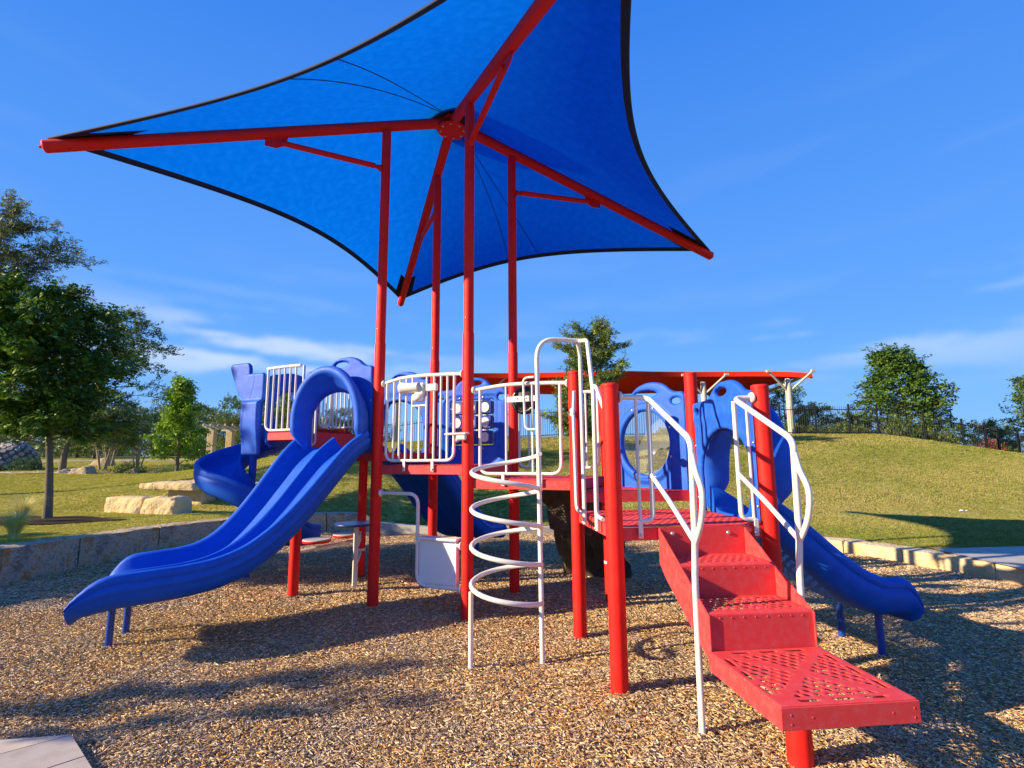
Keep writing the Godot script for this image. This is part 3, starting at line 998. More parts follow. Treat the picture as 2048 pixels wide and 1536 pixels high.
func build_stairs(root: Node3D) -> void:
	var P := POST
	var sd: Vector2 = (P.P10 - P.P4).normalized()
	var dr := Vector2(sd.y, -sd.x)                      # out of the platform, towards the viewer
	var o0: Vector2 = P.P4 + sd * 0.335 + dr * 0.012
	var W := 0.665
	var pl := func(x: float, h: float, y: float) -> Vector3: return P3(o0 + sd * x + dr * y, h)
	var treads := [[0.92, 0.0, 0.36], [0.71, 0.34, 0.72]]
	# two folded side plates
	var root_part: MeshInstance3D = null
	for x in [0.0, W]:
		var f := [[0.0, 1.115], [0.004, 0.90], [0.70, 0.30], [0.78, 0.46], [0.73, 0.72]]
		f = [[0.0, 1.12], [0.0, 0.86], [0.10, 0.78], [0.72, 0.44], [0.745, 0.44], [0.745, 0.70]]
		var mb := MB.new()
		for s in [-0.003, 0.003]:
			var ring := []
			for e in f: ring.append(pl.call(x + s, e[1], e[0]))
			mb.fan(ring, s < 0)
		for k in f.size():
			var a = f[k]
			var b = f[(k + 1) % f.size()]
			mb.quad(pl.call(x - 0.003, a[1], a[0]), pl.call(x + 0.003, a[1], a[0]), pl.call(x + 0.003, b[1], b[0]), pl.call(x - 0.003, b[1], b[0]))
		if root_part == null: root_part = part("stairs", mb, M.deck, root)
		else: part("side_plate", mb, M.deck, root_part)
	var basis := Basis(Vector3.UP, atan2(sd.y, sd.x))
	for t in treads:
		var f := func(x: float, y: float) -> float:
			var d := rrect(x, y, W / 2, (t[1] + t[2]) / 2, W / 2 - 0.004, (t[2] - t[1]) / 2, 0.004)
			if rrect(x, y, W / 2, (t[1] + t[2]) / 2, W / 2 - 0.045, (t[2] - t[1]) / 2 - 0.045, 0.0) < 0.0: d = maxf(d, -hole_field(x, y, 0.056, 0.044, 0.019, 0.012))
			return d
		part("tread", panel(f, 0.0, W, t[1] - 0.01, t[2] + 0.01, 0.0078, 0.006, 0.004, func(x: float, y: float, z: float) -> Vector3: return P3(o0 + sd * x + dr * y, t[0] - z)), M.deck, root_part)
		# rounded nosing drops into the next riser
		var ns := MB.new()
		var rows := []
		for e in [[t[2] - 0.012, t[0] + 0.0035], [t[2], t[0] + 0.0015], [t[2] + 0.008, t[0] - 0.005], [t[2] + 0.011, t[0] - 0.014], [t[2] + 0.011, t[0] - 0.218]]:
			rows.append([pl.call(0.004, e[1], e[0]), pl.call(W - 0.004, e[1], e[0])])
		ns.grid(rows, false, false, true)
		part("riser", ns, M.deck, root_part)
		var dm := MB.new()
		for k in 8: dm.lathe(pl.call(0.07 + 0.075 * k, t[0] - 0.024, t[2] + 0.011), P3(dr, 0.3), [[0, 0.0055], [0.002, 0.005], [0.004, 0.0]], 8)
		part("rivet", dm, M.deck, root_part)
	var top := MB.new()
	top.box(pl.call(W / 2, 1.02, 0.010), Vector3(W - 0.01, 0.21, 0.006), basis, 0.001)
	part("riser", top, M.deck, root_part)
	bolt(root_part, "bolt", M.bolt, pl.call(0.10, 1.075, 0.014), P3(dr, 0), 0.016)
	bolt(root_part, "bolt", M.bolt, pl.call(W - 0.13, 1.075, 0.014), P3(dr, 0), 0.016)
	# landing: perforated square with fields of slots round a plain cross
	var L0 := 0.735
	var LW := 0.69
	var LH := 0.50
	var cx := W / 2
	var cy := L0 + LW / 2
	var f := func(x: float, y: float) -> float:
		var d := rrect(x, y, cx, cy, LW / 2 + 0.0, LW / 2, 0.006)
		var ax := x - cx
		var ay := y - cy
		var m := maxf(absf(ax), absf(ay))
		if m < 0.275 and m > 0.05:
			var dg := absf(absf(ax) - absf(ay))
			if dg > 0.045:
				d = maxf(d, -hole_field(x + 10.0, y + 10.0, 0.056, 0.044, 0.0175, 0.0135))
		for s in [-0.17, 0.0, 0.17]:
			for w in [-1.0, 1.0]:
				d = maxf(d, -rrect(ax, ay, w * 0.302, s, 0.010, 0.05, 0.009))
				d = maxf(d, -rrect(ax, ay, s, w * 0.302, 0.05, 0.010, 0.009))
		return d
	var ld := part("landing", panel(f, cx - LW / 2 - 0.01, cx + LW / 2 + 0.01, L0 - 0.01, L0 + LW + 0.01, 0.0072, 0.008, 0.005, func(x: float, y: float, z: float) -> Vector3: return P3(o0 + sd * x + dr * y, LH - z)), M.deck, root_part)
	var rim := MB.new()
	for e in [[cx, L0 + LW, LW, 0.0], [cx, L0 + 0.004, LW, 0.0], [cx - LW / 2, cy, LW, PI / 2], [cx + LW / 2, cy, LW, PI / 2]]:
		rim.box(pl.call(e[0], LH - 0.052, e[1]), Vector3(e[2] + 0.004, 0.10, 0.008), basis * Basis(Vector3.UP, e[3]), 0.003)
	part("rim_plate", rim, M.deck, ld)
	for e in [[0.045, LH - 0.035], [0.045, LH - 0.075], [0.15, LH - 0.05], [0.55, LH - 0.05], [0.66, LH - 0.035], [0.66, LH - 0.075]]:
		bolt(ld, "rivet", M.deck, pl.call(e[0] - 0.01, e[1], L0 + LW + 0.002), P3(dr, 0), 0.006)
	var ft := MB.new()
	ft.lathe(P3(Vector2(1.545, 3.06), -0.1), Vector3.UP, [[0, 0.066], [0.49, 0.066]], 28)
	part("post", ft, M.red, ld)
	# handrails
	for s in [0, 1]:
		var tp: Vector2 = P.P4 + sd * (0.30 if s == 0 else 1.0)
		var hd := Vector2(1.1343 - 1.052, 3.398 - 3.9888)
		if s == 1: tp = Vector2(1.744, 4.06)
		var he := hd.normalized()
		var q := func(t: float, h: float) -> Vector3: return P3(tp + he * t, h)
		var sgn := 1.0 if s == 0 else -1.0
		var pk: Vector2 = P.P4 if s == 0 else P.P10
		var inn := P3(sd, 0) * sgn
		var r := pipe("handrail", [P3(pk, 2.10) + inn * RP, q.call(0.0, 2.095), q.call(0.66, 1.745), q.call(0.64, 1.10)], 0.0205, root, null, 0.07)
		collar(r, P3(pk, 2.10) + inn * RP, inn)
		var mb := MB.new()
		mb.tube(catmull([q.call(0.665, 1.66), q.call(0.70, 1.55), q.call(0.765, 1.42), q.call(0.735, 1.25), q.call(0.64, 1.10)], 6), 0.018, 12)
		part("grip", mb, M.white, r)
		pipe("leg", [q.call(0.64, 1.12), q.call(0.615, 0.9), q.call(0.60, -0.1)], 0.0205, r)
		pipe("lower_rail", [q.call(0.0, 1.51), q.call(0.34, 1.31), q.call(0.64, 1.11)], 0.0175, r)
		var lp := MB.new()
		var e0 := P3(tp, 0)
		lp.tube(bend([e0 + Vector3(0, 2.07, 0), e0 + Vector3(0, 1.17, 0), e0 - inn * 0.11 + Vector3(0, 1.165, 0)], 0.10), 0.018, 12)
		part("frame_pipe", lp, M.white, r)
		pipe("bar", [e0 - inn * 0.10 + Vector3(0, 2.09, 0), e0 - inn * 0.10 + Vector3(0, 1.16, 0)], 0.0135, r)
		var ta: float = (tp - P.P4).dot(sd) - 0.105 * sgn
		strap(r, P.P4, P.P10, ta, 1.17, 1.045, 0.02)

func build_canopy(root: Node3D) -> void:
	var P := POST
	var H: Vector2 = (P.P1 + P.P6) / 2
	var hub_h := 6.17
	var names := ["P1", "P2", "P6", "P7"]
	var dirs := []
	for k in names: dirs.append((P[k] - H).normalized())
	var TR := 4.30
	var TH := 4.86
	var tip := func(k: int, r: float, dz := 0.0) -> Vector3:
		return P3(H + dirs[k] * r, lerpf(hub_h, TH, r / TR) + dz)
	# hub
	var hm := MB.new()
	hm.lathe(P3(H, hub_h - 0.10), Vector3.UP, [[-0.03, 0.0], [-0.03, 0.19], [-0.02, 0.20], [0.0, 0.20], [0.0, 0.11], [0.16, 0.11], [0.16, 0.0]], 32)
	var hub := part("canopy_hub", hm, M.red, root)
	var dm := MB.new()
	dm.lathe(P3(H, hub_h + 0.055), Vector3.UP, [[0, 0.0], [0.0, 0.41], [0.01, 0.415], [0.02, 0.41], [0.05, 0.12], [0.05, 0.0]], 40)
	part("cap_disc", dm, M.hubcap, hub)
	for k in 8:
		var a := TAU * k / 8
		bolt(hub, "bolt", M.bolt, P3(H, hub_h - 0.13) + Vector3(cos(a), 0, sin(a)) * 0.155, Vector3.DOWN, 0.014)
	for k in 4:
		var am := MB.new()
		am.tube([tip.call(k, 0.10), tip.call(k, TR * 0.5), tip.call(k, TR)], 0.066, 20)
		var arm := part("canopy_arm", am, M.red, root)
		var cap := MB.new()
		var d3: Vector3 = (tip.call(k, TR) - tip.call(k, 0)).normalized()
		cap.lathe(tip.call(k, TR), d3, [[0, 0.066], [0.012, 0.06], [0.02, 0.045], [0.022, 0.0]], 16)
		cap.lathe(tip.call(k, TR), d3, [[0.02, 0.016], [0.05, 0.014], [0.055, 0.0]], 8)
		part("end_cap", cap, M.red, arm)
		# brace from mast to arm
		var br := MB.new()
		var lo := P3(POST[names[k]] + dirs[k] * 0.13, 5.33)
		var hi: Vector3 = tip.call(k, 2.08, -0.14)
		br.tube([lo, hi], 0.034, 14)
		var bo := part("brace", br, M.red, arm)
		var pm := MB.new()
		pm.tube([P3(POST[names[k]] + dirs[k] * 0.05, 5.31), lo + Vector3(0, 0.0, 0)], [0.05, 0.02], 8)
		part("lug", pm, M.red, bo)
		pm = MB.new()
		var side := Vector3(dirs[k].y, 0, dirs[k].x) * 0.006
		var gp := [tip.call(k, 2.02, -0.06), tip.call(k, 2.27, -0.06), tip.call(k, 2.27, -0.15), tip.call(k, 2.14, -0.20), tip.call(k, 2.03, -0.17)]
		var g1 := []
		var g2 := []
		for g in gp:
			g1.append(g + side); g2.append(g - side)
		pm.fan(g1, true); pm.fan(g2)
		pm.grid([g1, g2], false, true)
		part("gusset", pm, M.red, bo)
	# fabric: four membranes, each scalloped inwards along its free edge
	var kk := [0.18, 0.18, 0.18, 0.18]
	for k in 4:
		var a: int = k
		var b: int = (k + 1) % 4
		var pa: Vector3 = tip.call(a, TR - 0.02, 0.085)
		var pb: Vector3 = tip.call(b, TR - 0.02, 0.085)
		var ph := P3(H, hub_h + 0.085)
		var nt := 40
		var ns := 24
		var at := func(s: float, t: float) -> Vector3:
			var w: float = 4.0 * t * (1.0 - t)
			var q := ph.lerp(pa.lerp(pb, t), s)
			# the field draws in and lifts a little between the arms
			var kq: float = kk[k] * w * pow(s, 1.3)
			q.x = lerpf(q.x, ph.x, kq)
			q.z = lerpf(q.z, ph.z, kq)
			q.y += 0.17 * w * pow(s, 1.5) + 0.05 * w * sin(PI * s)
			return q
		var rows := []
		for s in ns + 1:
			var row := []
			for t in nt + 1: row.append(at.call(0.07 + 0.93 * s / ns, float(t) / nt))
			rows.append(row)
		var fm := MB.new()
		fm.grid(rows)
		for r in rows:
			for q in r: fm.uv.append(Vector2(q.x, q.z))
		var fab := part("canopy_fabric", fm, M.fabric, root)
		var hem := MB.new()
		var hr := []
		for s in [0.968, 1.0]:
			var row := []
			for t in nt + 1: row.append(at.call(s, float(t) / nt) + Vector3(0, -0.008, 0))
			hr.append(row)
		hem.grid(hr)
		var edge := []
		for t in nt + 1: edge.append(at.call(1.0, float(t) / nt))
		hem.tube(edge, 0.014, 8)
		part("hem", hem, M.hem, fab)
		# sewn seams on two of the fields
		if k == 0 or k == 2:
			for t in ([0.44, 0.56] if k == 0 else [0.44, 0.56]):
				var sm := MB.new()
				var line := []
				for s in 20: line.append(at.call(0.09 + 0.91 * s / 19.0, 0.5 + (t - 0.5) * (0.4 + 0.6 * s / 19.0)) + Vector3(0, -0.004, 0))
				sm.tube(line, 0.005, 6)
				part("seam", sm, M.hem, fab)
		# corner reinforcement pockets
		for t in [0.0, 1.0]:
			var cm := MB.new()
			var cr := []
			for s in 8:
				var row := []
				for w in 3:
					row.append(at.call(0.84 + 0.16 * s / 7.0, absf(t - 0.004 - 0.018 * w)) + Vector3(0, -0.012, 0))
				cr.append(row)
			cm.grid(cr, false, false, t > 0.5)
			part("corner_patch", cm, M.hem, fab)

# ---------------------------------------------------------------- setting
var BED := [Vector2(-6.92, 5.5), Vector2(-6.9, 7.26), Vector2(-6.83, 7.9), Vector2(-6.72, 9.08), Vector2(-6.41, 10.38), Vector2(-6.05, 11.05), Vector2(-5.3, 11.9), Vector2(-4.39, 12.3), Vector2(-3.57, 12.3), Vector2(-2.85, 12.0), Vector2(-2.05, 11.85), Vector2(-0.28, 11.8), Vector2(2.11, 11.9), Vector2(4.2, 11.1), Vector2(5.45, 9.75), Vector2(5.95, 8.65), Vector2(6.2, 7.92), Vector2(6.42, 7.3), Vector2(6.6, 6.9), Vector2(6.85, 5.0), Vector2(6.4, 3.0), Vector2(5.2, 1.0), Vector2(3.0, -0.8), Vector2(0.0, -1.5), Vector2(-3.5, -1.0), Vector2(-5.6, 1.0), Vector2(-6.6, 3.5)]
const BC := Vector2(0.0, 5.6)
var HF := [[-60.0, 0.95], [-18.0, 0.98], [-14.0, 1.4], [-11.9, 1.85], [-6.3, 2.5], [-0.6, 2.7], [14.0, 2.77], [18.8, 2.75], [20.6, 2.42], [22.6, 1.95], [24.6, 1.6], [26.5, 1.32], [40.0, 0.9], [80.0, 0.5]]
var bed_table := PackedFloat32Array()

func piece(tb: Array, x: float) -> float:
	if x <= tb[0][0]: return tb[0][1]
	for k in tb.size() - 1:
		if x <= tb[k + 1][0]: return lerpf(tb[k][1], tb[k + 1][1], (x - tb[k][0]) / (tb[k + 1][0] - tb[k][0]))
	return tb[-1][1]

func bed_radius(a: float) -> float:
	var d := Vector2(cos(a), sin(a))
	var best := 6.0
	for k in BED.size():
		var p: Vector2 = BED[k] - BC
		var q: Vector2 = BED[(k + 1) % BED.size()] - BC
		var e := q - p
		var den := d.cross(e)
		if absf(den) < 1e-6: continue
		var t := p.cross(e) / den
		var s := p.cross(d) / den
		if t > 0 and s >= 0.0 and s <= 1.0: best = t
	return best

func bed_r(a: float) -> float:
	var f := fposmod(a / TAU, 1.0) * 720.0
	var k := int(f)
	return lerpf(bed_table[k % 720], bed_table[(k + 1) % 720], f - k)

func beyond_bed(q: Vector2) -> float:
	var d := q - BC
	return d.length() - bed_r(atan2(d.y, d.x))

func edge_h(q: Vector2) -> float:
	var l := 0.48 - 0.075 * clampf((q.y - 7.0) / 5.0, 0, 1)
	if q.y < 5.0: l = lerpf(0.2, 0.48, clampf((q.y + 1.0) / 6.0, 0, 1))
	var m := lerpf(l, 0.12, smoothstep(-3.6, -2.9, q.x))
	return lerpf(m, 0.2, smoothstep(4.5, 5.6, q.x))

func land(q: Vector2) -> float:
	var rr := maxf(beyond_bed(q), 0.0)
	var e := edge_h(q)
	var hf := piece(HF, q.x)
	var s0 := 13.2
	var s := clampf((q.y - s0) / (26.6 - s0), 0.0, 1.0)
	s = s * (1.3 - 0.3 * s)
	var h := e + (hf - e) * s * clampf(rr / 1.6, 0, 1)
	if q.y > 27.0:
		var w := smoothstep(-24.0, -14.0, q.x)
		h += lerpf(0.030 * minf(q.y - 27.0, 45.0), -0.10 * minf(q.y - 27.0, 40.0), w)
	if rr > 1.0: h += ground_noise.get_noise_2d(q.x, q.y) * 0.035 * clampf(rr - 1.0, 0, 1)
	return h

func mulch_h(q: Vector2) -> float:
	return 0.012 * sin(q.x * 1.7 + 0.6 * q.y) * sin(q.y * 1.3 - 0.5 * q.x) + ground_noise.get_noise_2d(q.x * 2.0 + 50.0, q.y * 2.0) * 0.03

func build_ground() -> void:
	var mb := MB.new()
	var rows := []
	var na := 240
	var offs := [0.36, 0.5, 0.75, 1.0, 1.4, 1.9, 2.5, 3.2, 4.0, 5.0, 6.0, 7.2, 8.5, 10.0, 11.5, 13.0, 14.5, 16.0, 17.5, 19.0, 20.5, 22.0, 24.0, 27.0, 31.0, 36.0, 42.0, 50.0, 62.0, 80.0, 110.0, 160.0, 260.0, 420.0, 700.0]
	for o in offs:
		var row := []
		for k in na:
			var a := TAU * k / na
			var q: Vector2 = BC + Vector2(cos(a), sin(a)) * (bed_r(a) + o)
			row.append(P3(q, land(q) - 0.012))
		rows.append(row)
	mb.grid(rows, false, true, false)
	struct("lawn", mb, M.lawn)
	mb = MB.new()
	rows = []
	for k2 in 40:
		var f := 0.02 + 1.01 * k2 / 39.0
		var row := []
		for k in na:
			var a := TAU * k / na
			var q: Vector2 = BC + Vector2(cos(a), sin(a)) * (bed_r(a) * f)
			row.append(P3(q, mulch_h(q) - 0.028))
		rows.append(row)
	mb.grid(rows, false, true, false)
	mb.fan(rows[0])
	struct("mulch_ground", mb, M.mulch)

func chip_mesh(sd: int) -> ArrayMesh:
	rng.seed = sd
	var mb := MB.new()
	var n := 5
	var rings := []
	for k in n:
		var f := float(k) / (n - 1)
		var w := 0.5 * (0.35 + 0.65 * sin(PI * clampf(f * 0.9 + 0.08, 0, 1))) * rng.randf_range(0.8, 1.15)
		var t := w * 0.55
		var cy := 0.12 * sin(f * 3.0 + sd)
		var cx := rng.randf_range(-0.12, 0.12)
		rings.append([Vector3(cx - w, cy, f * 2 - 1), Vector3(cx - w * 0.2, cy + t, f * 2 - 1), Vector3(cx + w, cy + t * 0.3, f * 2 - 1), Vector3(cx + w * 0.1, cy - t, f * 2 - 1)])
	mb.grid(rings, false, true)
	return mb.mesh(M.chip)

func scatter_multi(called: String, mesh: Mesh, xf: Array, cols: PackedColorArray, parent: Node3D, kind := "") -> MultiMeshInstance3D:
	var mm := MultiMesh.new()
	mm.transform_format = MultiMesh.TRANSFORM_3D
	mm.use_colors = true
	mm.mesh = mesh
	mm.instance_count = xf.size()
	var b := PackedFloat32Array()
	b.resize(xf.size() * 16)
	for k in xf.size():
		var t: Transform3D = xf[k]
		var c := cols[k]
		var j := k * 16
		b[j] = t.basis.x.x; b[j + 1] = t.basis.y.x; b[j + 2] = t.basis.z.x; b[j + 3] = t.origin.x
		b[j + 4] = t.basis.x.y; b[j + 5] = t.basis.y.y; b[j + 6] = t.basis.z.y; b[j + 7] = t.origin.y
		b[j + 8] = t.basis.x.z; b[j + 9] = t.basis.y.z; b[j + 10] = t.basis.z.z; b[j + 11] = t.origin.z
		b[j + 12] = c.r; b[j + 13] = c.g; b[j + 14] = c.b; b[j + 15] = 1.0
	mm.buffer = b
	var o := MultiMeshInstance3D.new()
	o.multimesh = mm
	o.name = called
	parent.add_child(o, true)
	if kind != "": o.set_meta("kind", kind)
	return o

func build_chips() -> void:
	var pal := [Color(0.56, 0.38, 0.16), Color(0.52, 0.27, 0.08), Color(0.66, 0.52, 0.29), Color(0.38, 0.33, 0.26), Color(0.26, 0.17, 0.09), Color(0.48, 0.33, 0.16), Color(0.40, 0.21, 0.07), Color(0.60, 0.47, 0.30), Color(0.27, 0.23, 0.19)]
	var meshes := [chip_mesh(3), chip_mesh(8), chip_mesh(21)]
	var xs := [[], [], []]
	var cs := [PackedColorArray(), PackedColorArray(), PackedColorArray()]
	rng.seed = 99
	noise.seed = 4
	noise.frequency = 1.0
	var d := 1.7
	while d < 12.4:
		var step := 0.1
		var dens := 6200.0 if d < 3.6 else (4600.0 if d < 5.0 else (3600.0 if d < 7.5 else 1900.0))
		var half := minf(1.22 * d + 0.7, 7.2)
		var n := int(dens * step * half * 2.0)
		for k in n:
			var q := Vector2(rng.randf_range(-half, half), d + rng.randf() * step)
			if q.x * q.x > 20.0 and beyond_bed(q) > -0.02: continue
			if q.y > 9.0 and beyond_bed(q) > -0.02: continue
			var v := rng.randi() % 3
			var big := pow(rng.randf(), 2.2)
			var len := lerpf(0.009, 0.023, big) * (1.0 if d < 6 else 1.3)
			var wid := lerpf(0.0055, 0.0105, rng.randf()) * (1.0 if d < 6 else 1.35)
			var bs := Basis(Vector3.UP, rng.randf() * TAU) * Basis(Vector3.RIGHT, rng.randfn(0, 0.16)) * Basis(Vector3(0, 0, 1), rng.randf() * TAU)
			bs = bs * Basis.from_scale(Vector3(wid, wid * 0.9, len))
			xs[v].append(Transform3D(bs, P3(q, mulch_h(q) - 0.014 + absf(rng.randfn(0, 0.006)))))
			var c: Color = pal[rng.randi() % pal.size()]
			var p2 := noise.get_noise_2d(q.x * 0.8, q.y * 0.8)
			c = c.lerp(Color(0.36, 0.31, 0.24), clampf(0.10 - p2 * 0.8, 0, 0.45))
			var g := rng.randf_range(0.95, 1.55)
			g *= [1.0, 0.72, 1.12][v]
			cs[v].append(Color(c.r * g, c.g * g, c.b * g))
		d += step
	for v in 3:
		var o := scatter_multi(["wood_chips", "bark_chips", "wood_shreds"][v], meshes[v], xs[v], cs[v], self, "stuff")
		tag(o, ["small tan wood chips strewn over the play area", "darker bark chips among the play area mulch", "thin pale wood shreds in the play area mulch"][v], "mulch")

func tuft_mesh(sd: int, blades: int, spread: float, tall := 1.0) -> ArrayMesh:
	rng.seed = sd
	var mb := MB.new()
	mb.has_col = true
	for k in blades:
		var a := rng.randf() * TAU
		var o := Vector3(cos(a), 0, sin(a)) * spread * sqrt(rng.randf())
		var b := rng.randf() * TAU
		var lean := Vector3(cos(b), 0, sin(b)) * rng.randf_range(0.2, 0.9)
		var h := rng.randf_range(0.5, 1.0) * tall
		var w := Vector3(-sin(b), 0, cos(b)) * 0.07
		var g := rng.randf_range(0.75, 1.2)
		mb.col = Color(g, g, g * rng.randf_range(0.8, 1.0))
		var m := o + lean * 0.35 * h + Vector3(0, h * 0.62, 0)
		var t := o + lean * h * 0.95 + Vector3(0, h * 0.95, 0)
		mb.quad(o - w, o + w, m + w * 0.7, m - w * 0.7)
		mb.tri(m - w * 0.7, m + w * 0.7, t)
	return mb.mesh(M.grass)

func build_grass() -> void:
	var meshes := [tuft_mesh(5, 9, 0.9), tuft_mesh(6, 9, 0.9)]
	var xs := [[], []]
	var cs := [PackedColorArray(), PackedColorArray()]
	rng.seed = 1234
	noise.seed = 4
	noise.frequency = 0.35
	var n2 := FastNoiseLite.new()
	n2.seed = 77
	n2.frequency = 0.12
	var zones := [[6.5, 10.0, 900.0, 0.036], [10.0, 14.0, 480.0, 0.042], [14.0, 20.0, 210.0, 0.055], [20.0, 28.0, 90.0, 0.075], [28.0, 46.0, 14.0, 0.13]]
	for z in zones:
		var d: float = z[0]
		while d < z[1]:
			var half := 1.15 * d + 0.6
			var n := int(z[2] * 0.25 * half * 2.0)
			for k in n:
				var q := Vector2(rng.randf_range(-half, half), d + rng.randf() * 0.25)
				var rr := beyond_bed(q)
				if rr < 0.42: continue
				if q.y > 27.2 and q.x > -14.0: continue
				if absf(q.x) < 0.9 * d - 4.0 and false: continue
				if on_path(q): continue
				if Vector2((q.x + 10.2) / 1.8, (q.y - 11.0) / 1.0).length() < 1.0: continue
				var c := n2.get_noise_2d(q.x, q.y) * 0.9 + rng.randfn(0, 0.28)
				var green := Color(0.21, 0.25, 0.045)
				var straw := Color(0.43, 0.365, 0.14)
				var col := green.lerp(straw, clampf(0.40 + c * 1.2, 0, 1))
				var left := smoothstep(-3.0, -8.0, q.x)
				col = col.lerp(Color(0.60, 0.56, 0.10), left * 0.8)
				var h: float = z[3] * rng.randf_range(0.6, 1.25)
				h *= 1.0 - 0.35 * left
				var sp: float = z[3] * 1.1
				var bs := Basis(Vector3.UP, rng.randf() * TAU) * Basis.from_scale(Vector3(sp, h, sp))
				var v := 1 if 0.40 + c * 0.9 > 0.5 else 0
				xs[v].append(Transform3D(bs, P3(q, land_fast(q) - 0.014)))
				cs[v].append(col)
			d += 0.25
	for v in 2:
		var o := scatter_multi(["grass_blades", "straw_grass"][v], meshes[v], xs[v], cs[v], self, "stuff")
		tag(o, ["short yellow green grass covering the lawn and hill", "dry straw coloured grass mixed into the lawn"][v], "grass")

func land_fast(q: Vector2) -> float:
	return land(q)

func on_path(q: Vector2) -> bool:
	if q.x > 6.4 and q.y > 6.0 and q.y < 8.35 + (q.x - 6.9) * 0.12 and q.x < 16.0: return q.y > 7.05 + (q.x - 6.9) * 0.02
	return false

# rough block: a cube mesh bent to eight corners, edges eased and faces worn
func block_mesh(c: Array, sd: int, rough: float, res := 0.09, round_r := 0.03, m: Material = null) -> MB:
	# c: 8 corners, bottom 0-3 (front-left, front-right, back-right, back-left), top 4-7
	var mb := MB.new()
	var fn := FastNoiseLite.new()
	fn.seed = sd
	fn.frequency = 3.2
	fn.fractal_octaves = 3
	var lx: float = c[0].distance_to(c[1])
	var ly: float = c[0].distance_to(c[4])
	var lz: float = c[0].distance_to(c[3])
	var at := func(u: float, v: float, w: float) -> Vector3:
		var b: Vector3 = c[0].lerp(c[1], u).lerp(c[3].lerp(c[2], u), w)
		var t: Vector3 = c[4].lerp(c[5], u).lerp(c[7].lerp(c[6], u), w)
		return b.lerp(t, v)
	var cen: Vector3 = at.call(0.5, 0.5, 0.5)
	var nx := maxi(3, int(lx / res))
	var ny := maxi(3, int(ly / res))
	var nz := maxi(2, int(lz / res))
	var ease := func(f: float) -> float: return f
	var fin := func(u: float, v: float, w: float) -> Vector3:
		# ease edges: pull towards the inset box
		var q := Vector3((u - 0.5) * lx, (v - 0.5) * ly, (w - 0.5) * lz)
		var hb := Vector3(lx, ly, lz) / 2
		var inn := Vector3(clampf(q.x, -hb.x + round_r, hb.x - round_r), clampf(q.y, -hb.y + round_r, hb.y - round_r), clampf(q.z, -hb.z + round_r, hb.z - round_r))
		var o := q - inn
		if o.length() > round_r: o = o.normalized() * round_r
		q = inn + o
		var p: Vector3 = at.call(q.x / lx + 0.5, q.y / ly + 0.5, q.z / lz + 0.5)
		var dir := o.normalized() if o.length() > 1e-5 else (p - cen).normalized()
		var wd: Vector3 = (at.call(0.5 + dir.x * 0.01, 0.5 + dir.y * 0.01, 0.5 + dir.z * 0.01) - cen).normalized()
		return p + wd * (fn.get_noise_3dv(p * 1.0) * rough + fn.get_noise_3dv(p * 3.1 + Vector3(9, 9, 9)) * rough * 0.45)
	for f in [[0, 0.0], [0, 1.0], [1, 0.0], [1, 1.0], [2, 0.0], [2, 1.0]]:
		var rows := []
		var na: int = [ny, nz, ny][f[0]]
		var nb: int = [nz, nx, nx][f[0]]
		for k in na + 1:
			var row := []
			for j in nb + 1:
				var a := float(k) / na
				var b := float(j) / nb
				if f[0] == 0: row.append(fin.call(f[1], a, b))
				elif f[0] == 1: row.append(fin.call(b, f[1], a))
				else: row.append(fin.call(b, a, f[1]))
			rows.append(row)
		var fl: bool = (f[1] > 0.5) == (f[0] == 2)
		mb.grid(rows, false, false, fl)
	return mb

func build_walls() -> void:
	# left: tall limestone blocks from beside the camera round to the back; right: low ones; middle: a concrete kerb
	var left := thing("retaining_wall", "limestone block retaining wall curving along the left lawn edge", "wall", D3(-6.9, 0, 8.0))
	var right := thing("retaining_wall", "low limestone block wall on the right beside the concrete walk", "wall", D3(6.2, 0, 8.0))
	var kerb := thing("concrete_kerb", "low grey concrete kerb behind the play structure", "kerb", D3(0, 0, 11.9))
	var runs := [[left, 0, 8, [1.75, 1.15, 1.5, 1.3, 0.95, 1.25, 1.6, 0.9, 1.0, 1.3], 0.46, M.limestone, "stone_block"], [right, 13, 20, [1.1, 1.3, 0.95, 1.2, 1.05, 1.25, 1.4, 1.1], 0.44, M.limestone_warm, "stone_block"], [kerb, 8, 13, [1.9, 1.9, 1.9, 1.9, 1.9], 0.30, M.concrete, "kerb_stone"]]
	for r in runs:
		var pts := []
		for k in range(r[1], r[2] + 1): pts.append(BED[k])
		var curve := Curve2D.new()
		for p in pts: curve.add_point(p)
		var total := curve.get_baked_length()
		var s := 0.0
		var k := 0
		while s < total - 0.05:
			var ln: float = minf(r[3][k % r[3].size()], total - s)
			if total - s - ln < 0.35: ln = total - s
			var a := curve.sample_baked(s + 0.004)
			var b := curve.sample_baked(s + ln - 0.004)
			var na := (a - BC).normalized()
			var nb := (b - BC).normalized()
			var ha := edge_h(a)
			var hb := edge_h(b)
			if r[6] == "kerb_stone":
				ha = maxf(0.12, ha * 0.6); hb = maxf(0.12, hb * 0.6)
			var dz: float = rng.randf_range(-0.012, 0.012)
			var dp: float = r[4]
			var c := [P3(a, -0.12), P3(b, -0.12), P3(b + nb * dp, -0.12), P3(a + na * dp, -0.12), P3(a, ha + dz), P3(b, hb + dz), P3(b + nb * dp, hb + dz), P3(a + na * dp, ha + dz)]
			# left run walks clockwise seen from above, so corners run left to right from inside
			part(r[6], block_mesh(c, 100 + k * 7 + r[1], 0.022 if r[6] == "stone_block" else 0.004, 0.075, 0.022), r[5], r[0])
			s += ln
			k += 1

